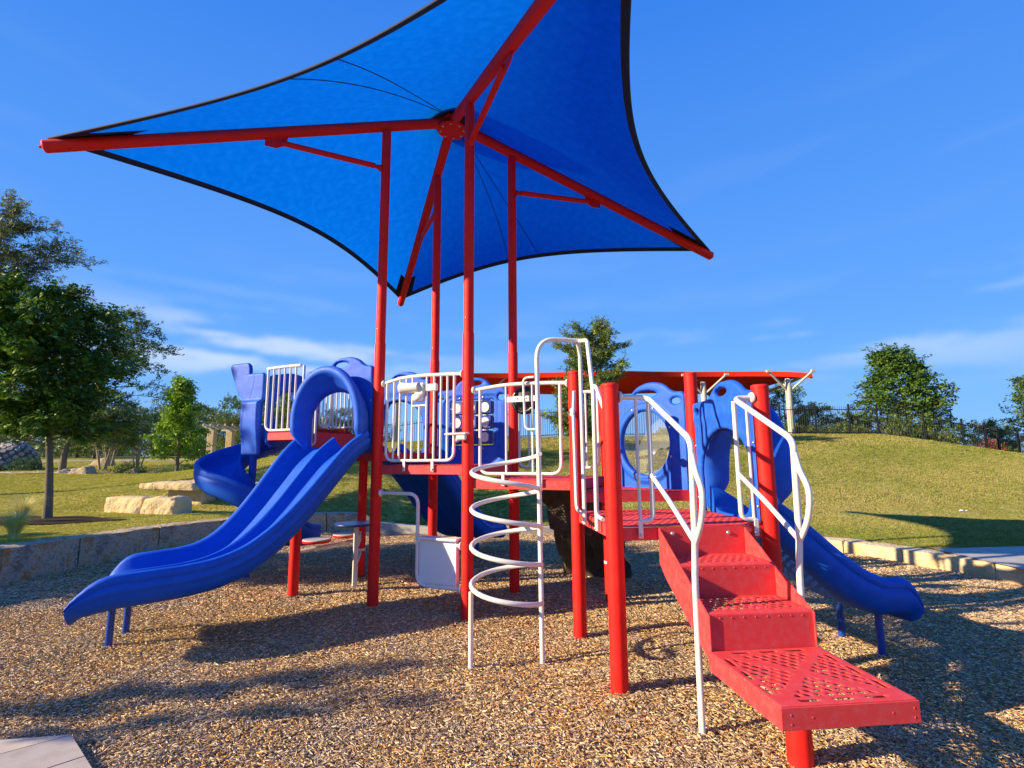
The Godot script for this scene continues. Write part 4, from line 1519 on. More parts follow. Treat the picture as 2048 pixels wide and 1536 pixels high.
func build_stones() -> void:
	var y := 0.5
	var lh := func(x: float, d: float) -> float: return land(Vector2(x, d)) - 0.03
	# table and benches
	var t := thing("stone_table", "rough limestone slab table on a stone pedestal in the left lawn", "table", D3(-8.6, lh.call(-8.6, 13.8), 13.8))
	var g: float = lh.call(-8.6, 13.8)
	var quadr := func(x0: float, x1: float, d0: float, d1: float, y0: float, y1: float, sk: float) -> Array:
		return [D3(x0, y0, d0), D3(x1, y0, d0 + sk), D3(x1 + 0.05, y0, d1 + sk), D3(x0 + 0.05, y0, d1), D3(x0, y1, d0), D3(x1, y1, d0 + sk), D3(x1 + 0.05, y1, d1 + sk), D3(x0 + 0.05, y1, d1)]
	# slab corners: front-left, front-right, right-back, left-back seen from the camera
	var slab := [D3(-9.75, 0.90, 13.75), D3(-8.10, 0.87, 13.35), D3(-7.60, 0.92, 14.35), D3(-9.25, 0.92, 14.75), D3(-9.78, 1.07, 13.75), D3(-8.12, 1.09, 13.33), D3(-7.58, 1.10, 14.38), D3(-9.27, 1.09, 14.78)]
	part("slab", block_mesh(slab, 11, 0.045, 0.07, 0.05), M.limestone_warm, t)
	part("pedestal", block_mesh([D3(-9.15, g - 0.1, 14.0), D3(-8.1, g - 0.1, 13.75), D3(-7.95, g - 0.1, 14.2), D3(-9.0, g - 0.1, 14.5), D3(-9.15, 0.93, 14.0), D3(-8.1, 0.92, 13.75), D3(-7.95, 0.93, 14.2), D3(-9.0, 0.93, 14.5)], 12, 0.035, 0.08, 0.04), M.limestone_warm, t)
	var b := thing("stone_bench", "long pale limestone bench in front of the stone table", "bench", D3(-8.9, lh.call(-8.9, 12.7), 12.7))
	g = lh.call(-8.9, 12.7)
	part("stone_block", block_mesh([D3(-10.05, g - 0.1, 12.95), D3(-8.95, g - 0.1, 12.62), D3(-8.85, g - 0.1, 13.05), D3(-9.95, g - 0.1, 13.35), D3(-9.98, g + 0.40, 12.97), D3(-8.85, g + 0.40, 12.66), D3(-8.78, g + 0.40, 13.05), D3(-9.9, g + 0.40, 13.35)], 13, 0.05, 0.07, 0.07), M.limestone_warm, b)
	part("stone_block", block_mesh([D3(-8.90, g - 0.1, 12.60), D3(-7.95, g - 0.1, 12.38), D3(-7.72, g - 0.1, 12.85), D3(-8.72, g - 0.1, 13.05), D3(-8.80, g + 0.40, 12.62), D3(-7.93, g + 0.42, 12.42), D3(-7.74, g + 0.40, 12.85), D3(-8.70, g + 0.39, 13.05)], 14, 0.05, 0.07, 0.07), M.limestone_warm, b)
	var b2 := thing("stone_bench", "shaded limestone bench behind the stone table near the spiral slide", "bench", D3(-7.6, lh.call(-7.6, 14.6), 14.6))
	g = lh.call(-7.6, 14.6)
	part("stone_block", block_mesh([D3(-8.35, g - 0.1, 14.45), D3(-7.75, g - 0.1, 14.15), D3(-7.45, g - 0.1, 14.65), D3(-8.05, g - 0.1, 14.95), D3(-8.32, g + 0.42, 14.46), D3(-7.75, g + 0.42, 14.2), D3(-7.47, g + 0.42, 14.65), D3(-8.05, g + 0.42, 14.95)], 15, 0.045, 0.07, 0.06), M.limestone_warm, b2)
	part("stone_block", block_mesh([D3(-7.72, g - 0.1, 14.13), D3(-6.7, g - 0.1, 13.95), D3(-6.55, g - 0.1, 14.4), D3(-7.5, g - 0.1, 14.62), D3(-7.70, g + 0.42, 14.17), D3(-6.7, g + 0.40, 13.98), D3(-6.56, g + 0.40, 14.4), D3(-7.5, g + 0.41, 14.62)], 16, 0.04, 0.07, 0.05), M.limestone, b2)
	# mosaic boulder far left
	var bc := Vector2(-31.6, 33.0)
	g = land(bc) - 0.1
	var bo := thing("mosaic_boulder", "large round grey boulder clad in cracked flat stones at far left", "boulder", P3(bc, g))
	var core := MB.new()
	var rows := []
	noise.seed = 31
	noise.frequency = 0.5
	for k in 13:
		var an := PI * 0.5 * k / 12
		var ring := []
		for q in 28:
			var a := TAU * q / 28
			var dir := Vector3(cos(a) * cos(an), sin(an), sin(a) * cos(an))
			ring.append(P3(bc, g) + dir * Vector3(1.62, 1.85, 1.4) * (1.0 + 0.12 * noise.get_noise_3dv(dir * 2.0)))
		rows.append(ring)
	core.grid(rows, false, true, true)
	part("mortar_core", core, M.mortar, bo)
	rng.seed = 5
	for k in 150:
		var f := (k + 0.5) / 150.0
		var yv := f
		var a := k * 2.39996
		var rr := sqrt(1.0 - yv * yv)
		var dir := Vector3(cos(a) * rr, yv, sin(a) * rr)
		if dir.z < -0.35: continue
		var sc := 1.0 + 0.12 * noise.get_noise_3dv(dir * 2.0)
		var c3 := P3(bc, g) + dir * Vector3(1.62, 1.85, 1.4) * sc
		var nn := (dir / Vector3(1.62, 1.85, 1.4)).normalized()
		var tx := nn.cross(Vector3.UP).normalized()
		var ty := nn.cross(tx)
		var sides := 6
		var r1 := []
		var r2 := []
		for q in sides:
			var b3 := TAU * q / sides + rng.randf_range(-0.25, 0.25)
			var r3 := rng.randf_range(0.13, 0.165)
			r1.append(c3 + (tx * cos(b3) + ty * sin(b3)) * r3 - nn * 0.02)
			r2.append(c3 + (tx * cos(b3) + ty * sin(b3)) * r3 * 0.9 + nn * 0.035)
		var sm := MB.new()
		sm.grid([r1, r2], false, true, false)
		sm.fan(r2)
		part("stone", sm, M.cladding[k % 3], bo)
	# loose boulders along the far path
	var spots := [[-22.6, 27.6, 0.62, 0.34, "angular pale boulder by the far left path"], [-24.0, 28.6, 0.75, 0.22, "flat dark boulder under the far left trees"], [-21.2, 28.2, 0.36, 0.22, "small rounded rock beside the angular boulder"], [-20.3, 28.0, 0.42, 0.26, "tan rock at the end of the path rock row"], [-19.3, 28.6, 0.5, 0.22, "low flat rock near the dark spiky shrub"], [-30.5, 39.0, 0.75, 0.55, "white boulder behind the thin trunk at far left"]]
	var kk := 0
	for s in spots:
		var gg: float = land(Vector2(s[0], s[1])) - 0.08
		var ob := thing("boulder", s[4], "boulder", D3(s[0], gg, s[1]), "boulders along the far left path")
		var w: float = s[2]
		var h: float = s[3] + 0.1
		part("stone", block_mesh([D3(s[0] - w, gg, s[1] - w * 0.6), D3(s[0] + w * 0.9, gg, s[1] - w * 0.7), D3(s[0] + w, gg, s[1] + w * 0.6), D3(s[0] - w * 0.8, gg, s[1] + w * 0.6), D3(s[0] - w * 0.75, gg + h * 0.6, s[1] - w * 0.4), D3(s[0] + w * 0.55, gg + h * 1.15, s[1] - w * 0.5), D3(s[0] + w * 0.7, gg + h, s[1] + w * 0.4), D3(s[0] - w * 0.6, gg + h * 0.9, s[1] + w * 0.4)], 60 + kk, 0.09, 0.16, 0.08), M.limestone if kk != 1 else M.cladding[1], ob)
		kk += 1

func strip(called: String, line: Array, width: float, m: Material, lift := 0.006) -> void:
	var rows := []
	for k in line.size():
		var d: Vector2 = (line[mini(k + 1, line.size() - 1)] - line[maxi(k - 1, 0)]).normalized()
		var n := Vector2(-d.y, d.x) * width / 2
		var row := []
		for s in 5:
			var q: Vector2 = line[k] + n * (s / 2.0 - 1.0)
			row.append(P3(q, land(q) + lift))
		rows.append(row)
	var mb := MB.new()
	mb.grid(rows)
	struct(called, mb, m)

func build_paths() -> void:
	# concrete walk that leaves to the right, level with the wall top
	var mb := MB.new()
	var rows := []
	for k in 12:
		var x := 6.45 + 1.2 * k
		rows.append([D3(x, land(Vector2(x, 7.1)) * 0.2 + 0.17, 6.55 + 0.04 * (x - 6.9)), D3(x, 0.215, 7.7), D3(x, 0.225, 8.3 + 0.10 * (x - 6.9))])
	mb.grid(rows, false, false, true)
	struct("concrete_walk", mb, M.concrete)
	strip("far_path", catmull([Vector2(-44, 33), Vector2(-34, 30.5), Vector2(-26, 29.2), Vector2(-21, 30.2), Vector2(-16, 33), Vector2(-12, 40)], 6), 1.6, M.path)
	strip("far_path", catmull([Vector2(-70, 52), Vector2(-50, 50), Vector2(-36, 51), Vector2(-22, 56)], 6), 2.2, M.path)
	# dark bark bed round the tree on the left
	var bm := MB.new()
	var rr := []
	for k in 8:
		var ring := []
		for q in 40:
			var a := TAU * q / 40
			var w := 1.0 + 0.1 * sin(a * 3.0 + 1.0) + 0.06 * sin(a * 7.0)
			var c := Vector2(-10.2, 11.0) + Vector2(cos(a) * 1.8, sin(a) * 1.0) * w * (k / 7.0 * 0.98 + 0.02)
			ring.append(P3(c, land(c) + 0.012))
		rr.append(ring)
	bm.grid(rr, false, true)
	struct("bark_bed", bm, M.bark_bed)
	# concrete ramp that enters the play area at the lower left
	var r := thing("concrete_ramp", "corner of a pale concrete ramp in the lower left foreground", "ramp", D3(-2.9, 0, 3.0))
	var cm := MB.new()
	var A := D3(-2.60, 0.05, 3.30)
	var L := D3(-4.6, 0.06, 2.98)
	var R := D3(-1.55, 0.05, 2.40)
	var ridge := D3(-3.05, 0.15, 2.55)
	cm.quad(A, L, D3(-5.0, 0.17, 2.2), ridge)
	cm.quad(L, A, A + Vector3(0, -0.2, 0), L + Vector3(0, -0.2, 0))
	part("flare", cm, M.concrete_warm, r)
	cm = MB.new()
	for k in 4:
		var f0 := k / 4.0 + 0.004
		var f1 := (k + 1) / 4.0 - 0.004
		var B := D3(-3.4, 0.16, 1.7)
		var a0 := A.lerp(R, f0)
		var a1 := A.lerp(R, f1)
		var b0 := ridge.lerp(D3(-1.9, 0.10, 1.6), f0)
		var b1 := ridge.lerp(D3(-1.9, 0.10, 1.6), f1)
		cm.quad(a0, b0, b1, a1)
		cm.quad(a1, a1 + Vector3(0, -0.2, 0), a0 + Vector3(0, -0.2, 0), a0)
		cm.quad(a1, b1, b1 + Vector3(0, -0.012, 0), a1 + Vector3(0, -0.012, 0))
	part("slab", cm, M.concrete_warm, r)
	var jm := MB.new()
	jm.quad(A + Vector3(0, -0.006, 0), ridge + Vector3(0, -0.006, 0), D3(-1.9, 0.094, 1.6), R + Vector3(0, -0.006, 0))
	part("joint", jm, M.joint, r)

# ---------------------------------------------------------------- fence and far canopy
func build_fence() -> void:
	var line := [Vector2(-17.5, 34.5), Vector2(-14.5, 33.2), Vector2(-12.0, 32.0), Vector2(-9.6, 30.8), Vector2(-7.2, 29.7), Vector2(-4.8, 28.7), Vector2(-2.4, 27.9), Vector2(0.0, 27.3), Vector2(2.4, 27.0), Vector2(4.8, 26.9), Vector2(7.2, 26.9), Vector2(9.6, 26.9), Vector2(12.0, 26.9), Vector2(13.9, 26.9), Vector2(15.75, 26.9), Vector2(17.5, 26.9), Vector2(18.95, 26.9), Vector2(20.7, 26.1), Vector2(22.6, 26.1), Vector2(23.9, 26.3), Vector2(24.9, 26.7), Vector2(26.4, 27.2), Vector2(28.0, 28.0)]
	var root := thing("picket_fence", "black metal picket fence running along the crest of the hill", "fence", P3(line[12], land(line[12])))
	var H := 1.48
	var pm := MB.new()
	pm.box(Vector3(0, H / 2 + 0.0, 0), Vector3(0.07, H + 0.25, 0.07), Basis(), 0.0)
	pm.box(Vector3(0, H + 0.14, 0), Vector3(0.085, 0.03, 0.085), Basis(), 0.0)
	var pmesh := pm.mesh(M.iron)
	for k in line.size():
		var o := inst("post", pmesh, root, false)
		o.position = P3(line[k], land(line[k]) - 0.05) - root.position
		if k == line.size() - 1: break
		var a: Vector2 = line[k]
		var b: Vector2 = line[k + 1]
		var ya := land(a)
		var yb := land(b)
		for h in [0.12, H - 0.18]:
			var rm := MB.new()
			rm.tube([P3(a, ya + h), P3(b, yb + h)], 0.022, 4)
			part("rail", rm, M.iron, root)
		var n := int(a.distance_to(b) / 0.115)
		var bm := MB.new()
		for j in range(1, n):
			var f := float(j) / n
			var q := a.lerp(b, f)
			var y := lerpf(ya, yb, f)
			bm.tube([P3(q, y + 0.04), P3(q, y + H - 0.03), P3(q, y + H + 0.03)], [0.011, 0.011, 0.001], 4, false)
		var s := part("pickets", bm, M.iron, root)
		s.set_meta("kind", "stuff")

func build_far_canopy() -> void:
	var root := thing("shade_sail", "orange red fabric shade canopy on beige steel columns beyond the hill", "canopy", D3(9, land(Vector2(9, 30)), 30))
	# columns
	var top_h := 6.35
	var cols := [Vector2(15.0, 27.9), Vector2(10.8, 29.0), Vector2(-1.5, 29.5), Vector2(15.5, 38.0), Vector2(-2.5, 38.0)]
	for c in cols:
		var g := land(c) - 0.3
		var mb := MB.new()
		mb.lathe(P3(c, g), Vector3.UP, [[0, 0.19], [3.0, 0.165], [top_h - g - 0.5, 0.13], [top_h - g - 0.5, 0.0]], 8)
		var o := part("column", mb, M.beige, root)
		var am := MB.new()
		for s in [Vector2(1.15, -0.5), Vector2(-1.2, -0.4), Vector2(0.3, 1.4)]:
			var e := P3(c + s, top_h - 0.15)
			am.tube([P3(c, top_h - 1.25), e], 0.06, 8)
			am.box(e, Vector3(0.22, 0.12, 0.16), Basis(), 0.0)
		part("strut", am, M.beige, o)
	# membrane: peaks along the middle, scalloped front edge
	var rows := []
	for k in 41:
		var f := k / 40.0
		var x := lerpf(-5.0, 16.2, f)
		var bay := fposmod(f * 2.0, 1.0)
		var sag := sin(PI * bay)
		var row := []
		for j in 13:
			var g := j / 12.0
			var d := lerpf(27.6 + 1.3 * sag, 39.0 - 1.5 * sag, g)
			var side := (1.0 - pow(absf(2 * f - 1.0), 8.0))
			var y := top_h - 0.05 - 0.42 * sin(PI * g) * side + 0.12 * sag * (1 - g)
			row.append(D3(x, y - (1.0 - side) * 0.22, d))
		rows.append(row)
	var fm := MB.new()
	fm.grid(rows)
	part("fabric", fm, M.orange, root)
	var em := MB.new()
	var l1 := []
	var l2 := []
	for r in rows:
		l1.append(r[0]); l2.append(r[0] + Vector3(0, -0.28, 0.0))
	em.grid([l1, l2], false, false, true)
	part("valance", em, M.orange, root)
	for f in [0.0, 0.5, 1.0]:
		var bm := MB.new()
		var x := lerpf(-5.0, 16.2, f)
		var pts := []
		for j in 9:
			var g := j / 8.0
			pts.append(D3(x * 0.985 + 0.1, top_h - 0.25 - 0.42 * sin(PI * g), lerpf(27.8, 38.8, g)))
		bm.tube(pts, 0.09, 8)
		part("rafter", bm, M.beige, root)
	# a slimmer pale column that stands apart to the left of the canopy
	var c2 := Vector2(-6.75, 30.0)
	var g2 := land(c2) - 0.2
	var lp := thing("light_column", "slim pale steel column seen through the white railing beyond the fence", "column", P3(c2, g2))
	var lm := MB.new()
	lm.lathe(P3(c2, g2), Vector3.UP, [[0, 0.20], [0.1, 0.20], [0.12, 0.17], [2.9, 0.15], [2.9, 0.0]], 10)
	part("shaft", lm, M.beige, lp)
	lm = MB.new()
	lm.box(P3(c2, g2 + 3.1), Vector3(0.42, 0.4, 0.42), Basis(), 0.04)
	part("cap", lm, M.beige, lp)

# ---------------------------------------------------------------- plants
func sprig_mesh(sd: int, leaves: int, shape: String, m: Material) -> ArrayMesh:
	# a twig end of about unit size with leaves spread along it
	rng.seed = sd
	var mb := MB.new()
	mb.has_col = true
	for k in leaves:
		var f := (k + 0.5) / leaves
		var side := 1.0 if k % 2 == 0 else -1.0
		var base := Vector3(0, 0.06 * sin(f * 4.0), lerpf(-0.75, 0.7, f)) + Vector3(rng.randfn(0, 0.06), rng.randfn(0, 0.10), 0)
		var dir := Vector3(side * rng.randf_range(0.5, 1.0), rng.randf_range(-0.5, 0.35), rng.randf_range(0.1, 0.9)).normalized()
		if shape == "tuft": dir = Vector3(rng.randfn(0, 1), rng.randfn(0.3, 0.7), rng.randfn(0, 1)).normalized()
		var nrm := (Vector3.UP + Vector3(rng.randfn(0, 0.5), 0, rng.randfn(0, 0.5))).normalized()
		var w := dir.cross(nrm).normalized()
		nrm = w.cross(dir).normalized()
		var l := rng.randf_range(0.42, 0.68)
		var g := rng.randf_range(0.7, 1.25)
		mb.col = Color(g * rng.randf_range(0.9, 1.15), g, g * rng.randf_range(0.75, 1.0))
		if shape == "lobed":
			# five-pointed blade
			var c := mb.p(base + dir * l * 0.45 + nrm * 0.03)
			var ring := []
			for e in [[0.0, 0.0], [0.28, 0.18], [0.30, 0.48], [0.52, 0.22], [0.72, 0.42], [0.74, 0.16], [1.0, 0.0], [0.74, -0.16], [0.72, -0.42], [0.52, -0.22], [0.30, -0.48], [0.28, -0.18]]:
				ring.append(mb.p(base + dir * l * e[0] + w * l * e[1] - nrm * absf(e[1]) * 0.12))
			for e in ring.size(): mb.t(c, ring[e], ring[(e + 1) % ring.size()])
		else:
			var wd := 0.24 if shape == "oval" else 0.17
			var t := base + dir * l
			var md := base + dir * l * 0.45
			mb.quad(base, md + w * l * wd - nrm * 0.02, t, md - w * l * wd - nrm * 0.02)
	return mb.mesh(m)

func tree(called: String, label: String, at: Vector2, o: Dictionary, group := "", base_y := -99.0) -> Node3D:
	var g := land(at) - 0.06 if base_y < -50.0 else base_y
	var root := thing(called, label, "tree", P3(at, g), group)
	var r := RandomNumberGenerator.new()
	r.seed = o.seed
	var H: float = o.height
	var cb: float = o.crown_base
	var R: float = o.radius
	var tr: float = o.trunk
	var lean: Vector3 = o.get("lean", Vector3.ZERO)
	var stems: int = o.get("stems", 1)
	var wood := MB.new()
	var xf := []
	var cs := PackedColorArray()
	var base_col: Color = o.color
	var tipcol: Color = o.get("color2", base_col * 1.5)
	var sz: float = o.leaf
	var spine := func(f: float) -> Vector3:
		return Vector3(0.05 * sin(f * 5.0 + o.seed) * H * 0.12, f * H, 0.05 * cos(f * 4.0 + o.seed) * H * 0.12) + lean * f * f
	for st in stems:
		var off := Vector3.ZERO
		var sp := Vector3.ZERO
		if stems > 1:
			var a := TAU * st / stems + r.randf()
			off = Vector3(cos(a), 0, sin(a)) * 0.13
			sp = Vector3(cos(a), 0, sin(a)) * R * 0.55
		var path := []
		var rad := []
		for k in 10:
			var f := k / 9.0 * 0.92
			path.append(spine.call(f) + off + sp * f + Vector3(0, -0.15 if k == 0 else 0.0, 0))
			rad.append(tr * (1.25 if k == 0 else 1.0) * (1.0 - f * 0.85))
		wood.tube(path, rad, 9)
	var limbs: int = o.limbs
	var droop: float = o.get("droop", 0.0)
	var rise: float = o.get("rise", 0.35)
	var twigs: int = o.get("twigs", 10)
	var per: int = o.get("per", 4)
	var shape: String = o.get("shape", "round")
	for k in limbs:
		var f := (k + 0.5) / limbs
		var hy := lerpf(cb, H * 0.97, pow(f, 0.92))
		var u := (hy - cb) / (H - cb)
		var rr := R
		if shape == "round": rr *= sqrt(maxf(0.04, 1.0 - pow(absf(u * 1.9 - 0.78), 2.2) * 0.62))
		elif shape == "cone": rr *= lerpf(1.0, 0.12, pow(u, 1.05)) * (0.72 + 0.28 * minf(1.0, u * 6.0))
		elif shape == "spread": rr *= 0.55 + 0.6 * sin(PI * clampf(u * 0.8 + 0.2, 0, 1))
		rr *= r.randf_range(0.72, 1.12)
		if o.has("gap") and r.randf() < o.gap: rr *= 0.5
		var az := k * 2.39996 + r.randf_range(-0.4, 0.4)
		var start: Vector3 = spine.call(clampf((hy - rr * rise * 0.9) / H, 0.08, 0.97))
		if stems > 1: start += Vector3(cos(az), 0, sin(az)) * R * 0.4 * (hy / H)
		var dir := Vector3(cos(az), 0, sin(az))
		var pts := []
		var wob := r.randf_range(-0.4, 0.4)
		for s in 7:
			var t := s / 6.0
			pts.append(start + dir.rotated(Vector3.UP, wob * t) * rr * t + Vector3(0, rr * (rise * 0.9 * t * (1.6 - 0.6 * t) - droop * t * t), 0))
		var lr := tr * 0.34 * (1.0 - u * 0.7)
		wood.tube(pts, [lr, lr * 0.85, lr * 0.7, lr * 0.55, lr * 0.4, lr * 0.28, lr * 0.12], 5, false)
		for w in twigs:
			var t := lerpf(o.get("bare", 0.22), 1.0, pow((w + r.randf()) / twigs, 0.8))
			var ii := mini(int(t * 6.0), 5)
			var p: Vector3 = pts[ii].lerp(pts[ii + 1], t * 6.0 - ii)
			var td := (dir.rotated(Vector3.UP, r.randfn(0, 0.8)) + Vector3(r.randfn(0, 0.35), r.randfn(0.12, 0.45), r.randfn(0, 0.35))).normalized()
			var tl: float = o.get("twig", 0.28) * R * r.randf_range(0.5, 1.1) * (1.15 - 0.5 * t)
			var tp := p + td * tl - Vector3(0, droop * 0.2 * tl, 0)
			if o.get("show_twigs", false): wood.tube([p, p.lerp(tp, 0.6) + Vector3(0, 0.02, 0), tp], [lr * 0.3 + 0.003, lr * 0.2 + 0.002, 0.001], 4, false)
			for s in per:
				var q := p.lerp(tp, (s + 0.7) / per) + Vector3(r.randfn(0, 1), r.randfn(0, 0.8), r.randfn(0, 1)) * sz * 0.55
				var bs := Basis.looking_at(-(td + Vector3(r.randfn(0, 0.45), r.randfn(0, 0.35), r.randfn(0, 0.45))).normalized() , Vector3.UP) * Basis(Vector3(0, 0, 1), r.randfn(0, 0.6))
				xf.append(Transform3D(bs.scaled_local(Vector3.ONE * sz * r.randf_range(0.7, 1.25)), q))
				var c := base_col.lerp(tipcol, clampf(pow(r.randf(), 1.6), 0, 1))
				cs.append(c)
	part("trunk", wood, o.get("bark", M.bark), root, false)
	scatter_multi("crown", o.sprig, xf, cs, root, "stuff")
	return root

func bush(called: String, label: String, at: Vector2, rx: float, ry: float, n: int, sz: float, c: Color, c2: Color, sprig: Mesh, sd: int, category := "shrub", group := "", lift := 0.0) -> Node3D:
	var g := land(at)
	var root := thing(called, label, category, P3(at, g + lift), group)
	var r := RandomNumberGenerator.new()
	r.seed = sd
	var xf := []
	var cs := PackedColorArray()
	var fn := FastNoiseLite.new()
	fn.seed = sd
	fn.frequency = 1.2
	var wood := MB.new()
	for k in 7:
		var a := TAU * k / 7.0
		wood.tube([Vector3(0, -0.1, 0), Vector3(cos(a) * rx * 0.3, ry * 0.45, sin(a) * rx * 0.3), Vector3(cos(a) * rx * 0.6, ry * 0.8, sin(a) * rx * 0.6)], [0.025, 0.018, 0.005], 5, false)
	for k in n:
		var d := Vector3(r.randfn(0, 1), absf(r.randfn(0, 1)) * 0.9, r.randfn(0, 1)).normalized()
		var lump := 1.0 + 0.45 * fn.get_noise_3dv(d * 1.6 + Vector3(sd, 0, 0))
		var rad := pow(r.randf(), 0.30) * lump
		var q := Vector3(d.x * rx, d.y * ry, d.z * rx) * rad
		var bs := Basis.looking_at(-(d + Vector3(r.randfn(0, 0.5), r.randfn(0.2, 0.5), r.randfn(0, 0.5))).normalized(), Vector3.UP) * Basis(Vector3(0, 0, 1), r.randfn(0, 0.7))
		xf.append(Transform3D(bs.scaled_local(Vector3.ONE * sz * r.randf_range(0.7, 1.3)), q))
		cs.append(c.lerp(c2, r.randf()))
	part("stems", wood, M.bark, root, false)
	scatter_multi("foliage", sprig, xf, cs, root, "stuff")
	return root

func grass_clump(called: String, label: String, at: Vector2, h: float, spread: float, n: int, c: Color, c2: Color, width: float, sd: int, category := "ornamental grass", stiff := false) -> void:
	var g := land(at) - 0.02
	var root := thing(called, label, category, P3(at, g))
	var r := RandomNumberGenerator.new()
	r.seed = sd
	var mb := MB.new()
	mb.has_col = true
	for k in n:
		var a := r.randf() * TAU
		var out := Vector3(cos(a), 0, sin(a))
		var w := Vector3(-sin(a), 0, cos(a)) * width * r.randf_range(0.6, 1.0)
		var hh := h * r.randf_range(0.55, 1.0)
		var sp := spread * pow(r.randf(), 0.6)
		var b := out * spread * 0.12 * r.randf()
		mb.col = c.lerp(c2, r.randf())
		var prev := [b - w, b + w]
		for s in range(1, 6):
			var t := s / 5.0
			var p := b + out * sp * (pow(t, 1.9) if not stiff else t) + Vector3(0, hh * (sin(t * PI * 0.58) if not stiff else t), 0)
			var ww := w * (1.0 - t * 0.92)
			var nx := [p - ww, p + ww]
			mb.quad(prev[0], prev[1], nx[1], nx[0])
			prev = nx
	part("blades", mb, M.grassblade, root, false)

func build_plants() -> void:
	var oak := sprig_mesh(41, 7, "lobed", M.leaf)
	var oval := sprig_mesh(42, 9, "oval", M.leaf)
	var fine := sprig_mesh(43, 10, "thin", M.leaf)
	var tuft := sprig_mesh(44, 9, "tuft", M.leaf)
	# left foreground oak
	tree("oak_tree", "dense dark green oak with slender trunk in the bark bed at left", Vector2(-10.08, 11.48), {"seed": 3, "height": 5.35, "crown_base": 1.95, "radius": 1.6, "trunk": 0.082, "limbs": 80, "twigs": 12, "per": 5, "leaf": 0.16, "gap": 0.3, "color": Color(0.035, 0.105, 0.016), "color2": Color(0.14, 0.29, 0.03), "sprig": oak, "rise": 0.22, "bare": 0.2, "lean": Vector3(-1.0, 0, 0.1)})
	tree("live_oak", "tall grey green tree whose crown enters at the left edge", Vector2(-17.0, 16.0), {"seed": 12, "height": 9.6, "crown_base": 4.0, "radius": 2.7, "trunk": 0.17, "limbs": 90, "twigs": 13, "per": 5, "leaf": 0.19, "color": Color(0.109, 0.138, 0.065), "color2": Color(0.246, 0.275, 0.131), "sprig": fine, "rise": 0.45, "gap": 0.3, "show_twigs": true})
	tree("cedar_elm", "feathery open elm with long level branches behind the dark oak", Vector2(-25.4, 29.5), {"seed": 8, "height": 9.7, "crown_base": 2.4, "radius": 5.0, "trunk": 0.16, "limbs": 64, "twigs": 14, "per": 5, "leaf": 0.24, "color": Color(0.051, 0.109, 0.032), "color2": Color(0.160, 0.232, 0.065), "sprig": oval, "rise": 0.32, "droop": 0.28, "gap": 0.4, "show_twigs": true, "twig": 0.2, "shape": "round", "lean": Vector3(3.0, 0, 0)})
	tree("young_tree", "bright green young tree with upright crown left of the spiral slide", Vector2(-17.3, 27.0), {"seed": 21, "height": 5.0, "crown_base": 0.95, "radius": 1.6, "trunk": 0.09, "limbs": 44, "twigs": 10, "per": 5, "leaf": 0.19, "color": Color(0.16, 0.33, 0.029), "color2": Color(0.36, 0.58, 0.08), "sprig": oak, "rise": 0.55, "shape": "cone", "gap": 0.4})
	for e in [[-25.0, 32.0, 31, "multi stemmed crape myrtle beside the path rocks"], [-23.9, 33.4, 32, "second multi stemmed crape myrtle just right of the first"], [-28.5, 37.0, 33, "smaller multi stemmed myrtle farther along the far path"]]:
		tree("crape_myrtle", e[3], Vector2(e[0], e[1]), {"seed": e[2], "height": 4.3, "crown_base": 1.6, "radius": 1.75, "trunk": 0.045, "stems": 6, "limbs": 36, "twigs": 9, "per": 4, "leaf": 0.19, "color": Color(0.109, 0.189, 0.043), "color2": Color(0.246, 0.334, 0.072), "sprig": oval, "rise": 0.5, "bark": M.palebark}, "crape myrtles by the far path")
	tree("leafy_tree", "light green tree right behind the top of the spiral slide", Vector2(-15.6, 36.0), {"seed": 44, "height": 6.2, "crown_base": 0.8, "radius": 2.0, "trunk": 0.1, "limbs": 44, "twigs": 9, "per": 4, "leaf": 0.2, "color": Color(0.102, 0.189, 0.043), "color2": Color(0.261, 0.362, 0.087), "sprig": oval, "rise": 0.6, "shape": "cone", "gap": 0.3, "show_twigs": true})
	tree("leafy_tree", "olive green tree seen through the white bars of the upper deck", Vector2(-13.2, 37.5), {"seed": 46, "height": 5.0, "crown_base": 0.7, "radius": 2.3, "trunk": 0.1, "limbs": 40, "twigs": 9, "per": 4, "leaf": 0.2, "color": Color(0.102, 0.174, 0.043), "color2": Color(0.261, 0.319, 0.087), "sprig": oval, "rise": 0.5})
	tree("leafy_tree", "round tree behind the double slide arch opening", Vector2(-11.0, 38.5), {"seed": 47, "height": 4.9, "crown_base": 0.7, "radius": 2.3, "trunk": 0.1, "limbs": 40, "twigs": 9, "per": 4, "leaf": 0.2, "color": Color(0.087, 0.160, 0.043), "color2": Color(0.232, 0.290, 0.087), "sprig": oval, "rise": 0.5})
	tree("cedar_elm", "upright elm on the hill just right of the canopy masts", Vector2(3.05, 22.0), {"seed": 55, "height": 5.6, "crown_base": 0.35, "radius": 1.85, "trunk": 0.09, "limbs": 80, "twigs": 15, "per": 6, "leaf": 0.15, "color": Color(0.10, 0.165, 0.04), "color2": Color(0.28, 0.34, 0.09), "sprig": oval, "rise": 0.75, "gap": 0.4, "show_twigs": true, "lean": Vector3(0.75, 0, 0), "shape": "round"})
	tree("broad_oak", "broad dark green tree behind the fence on the right hill", Vector2(23.4, 30.5), {"seed": 61, "height": 6.6, "crown_base": 0.6, "radius": 3.9, "trunk": 0.2, "limbs": 84, "twigs": 12, "per": 4, "leaf": 0.24, "color": Color(0.046, 0.119, 0.022), "color2": Color(0.145, 0.275, 0.043), "sprig": oak, "rise": 0.3, "shape": "cone", "lean": Vector3(-0.9, 0, 0), "gap": 0.15})
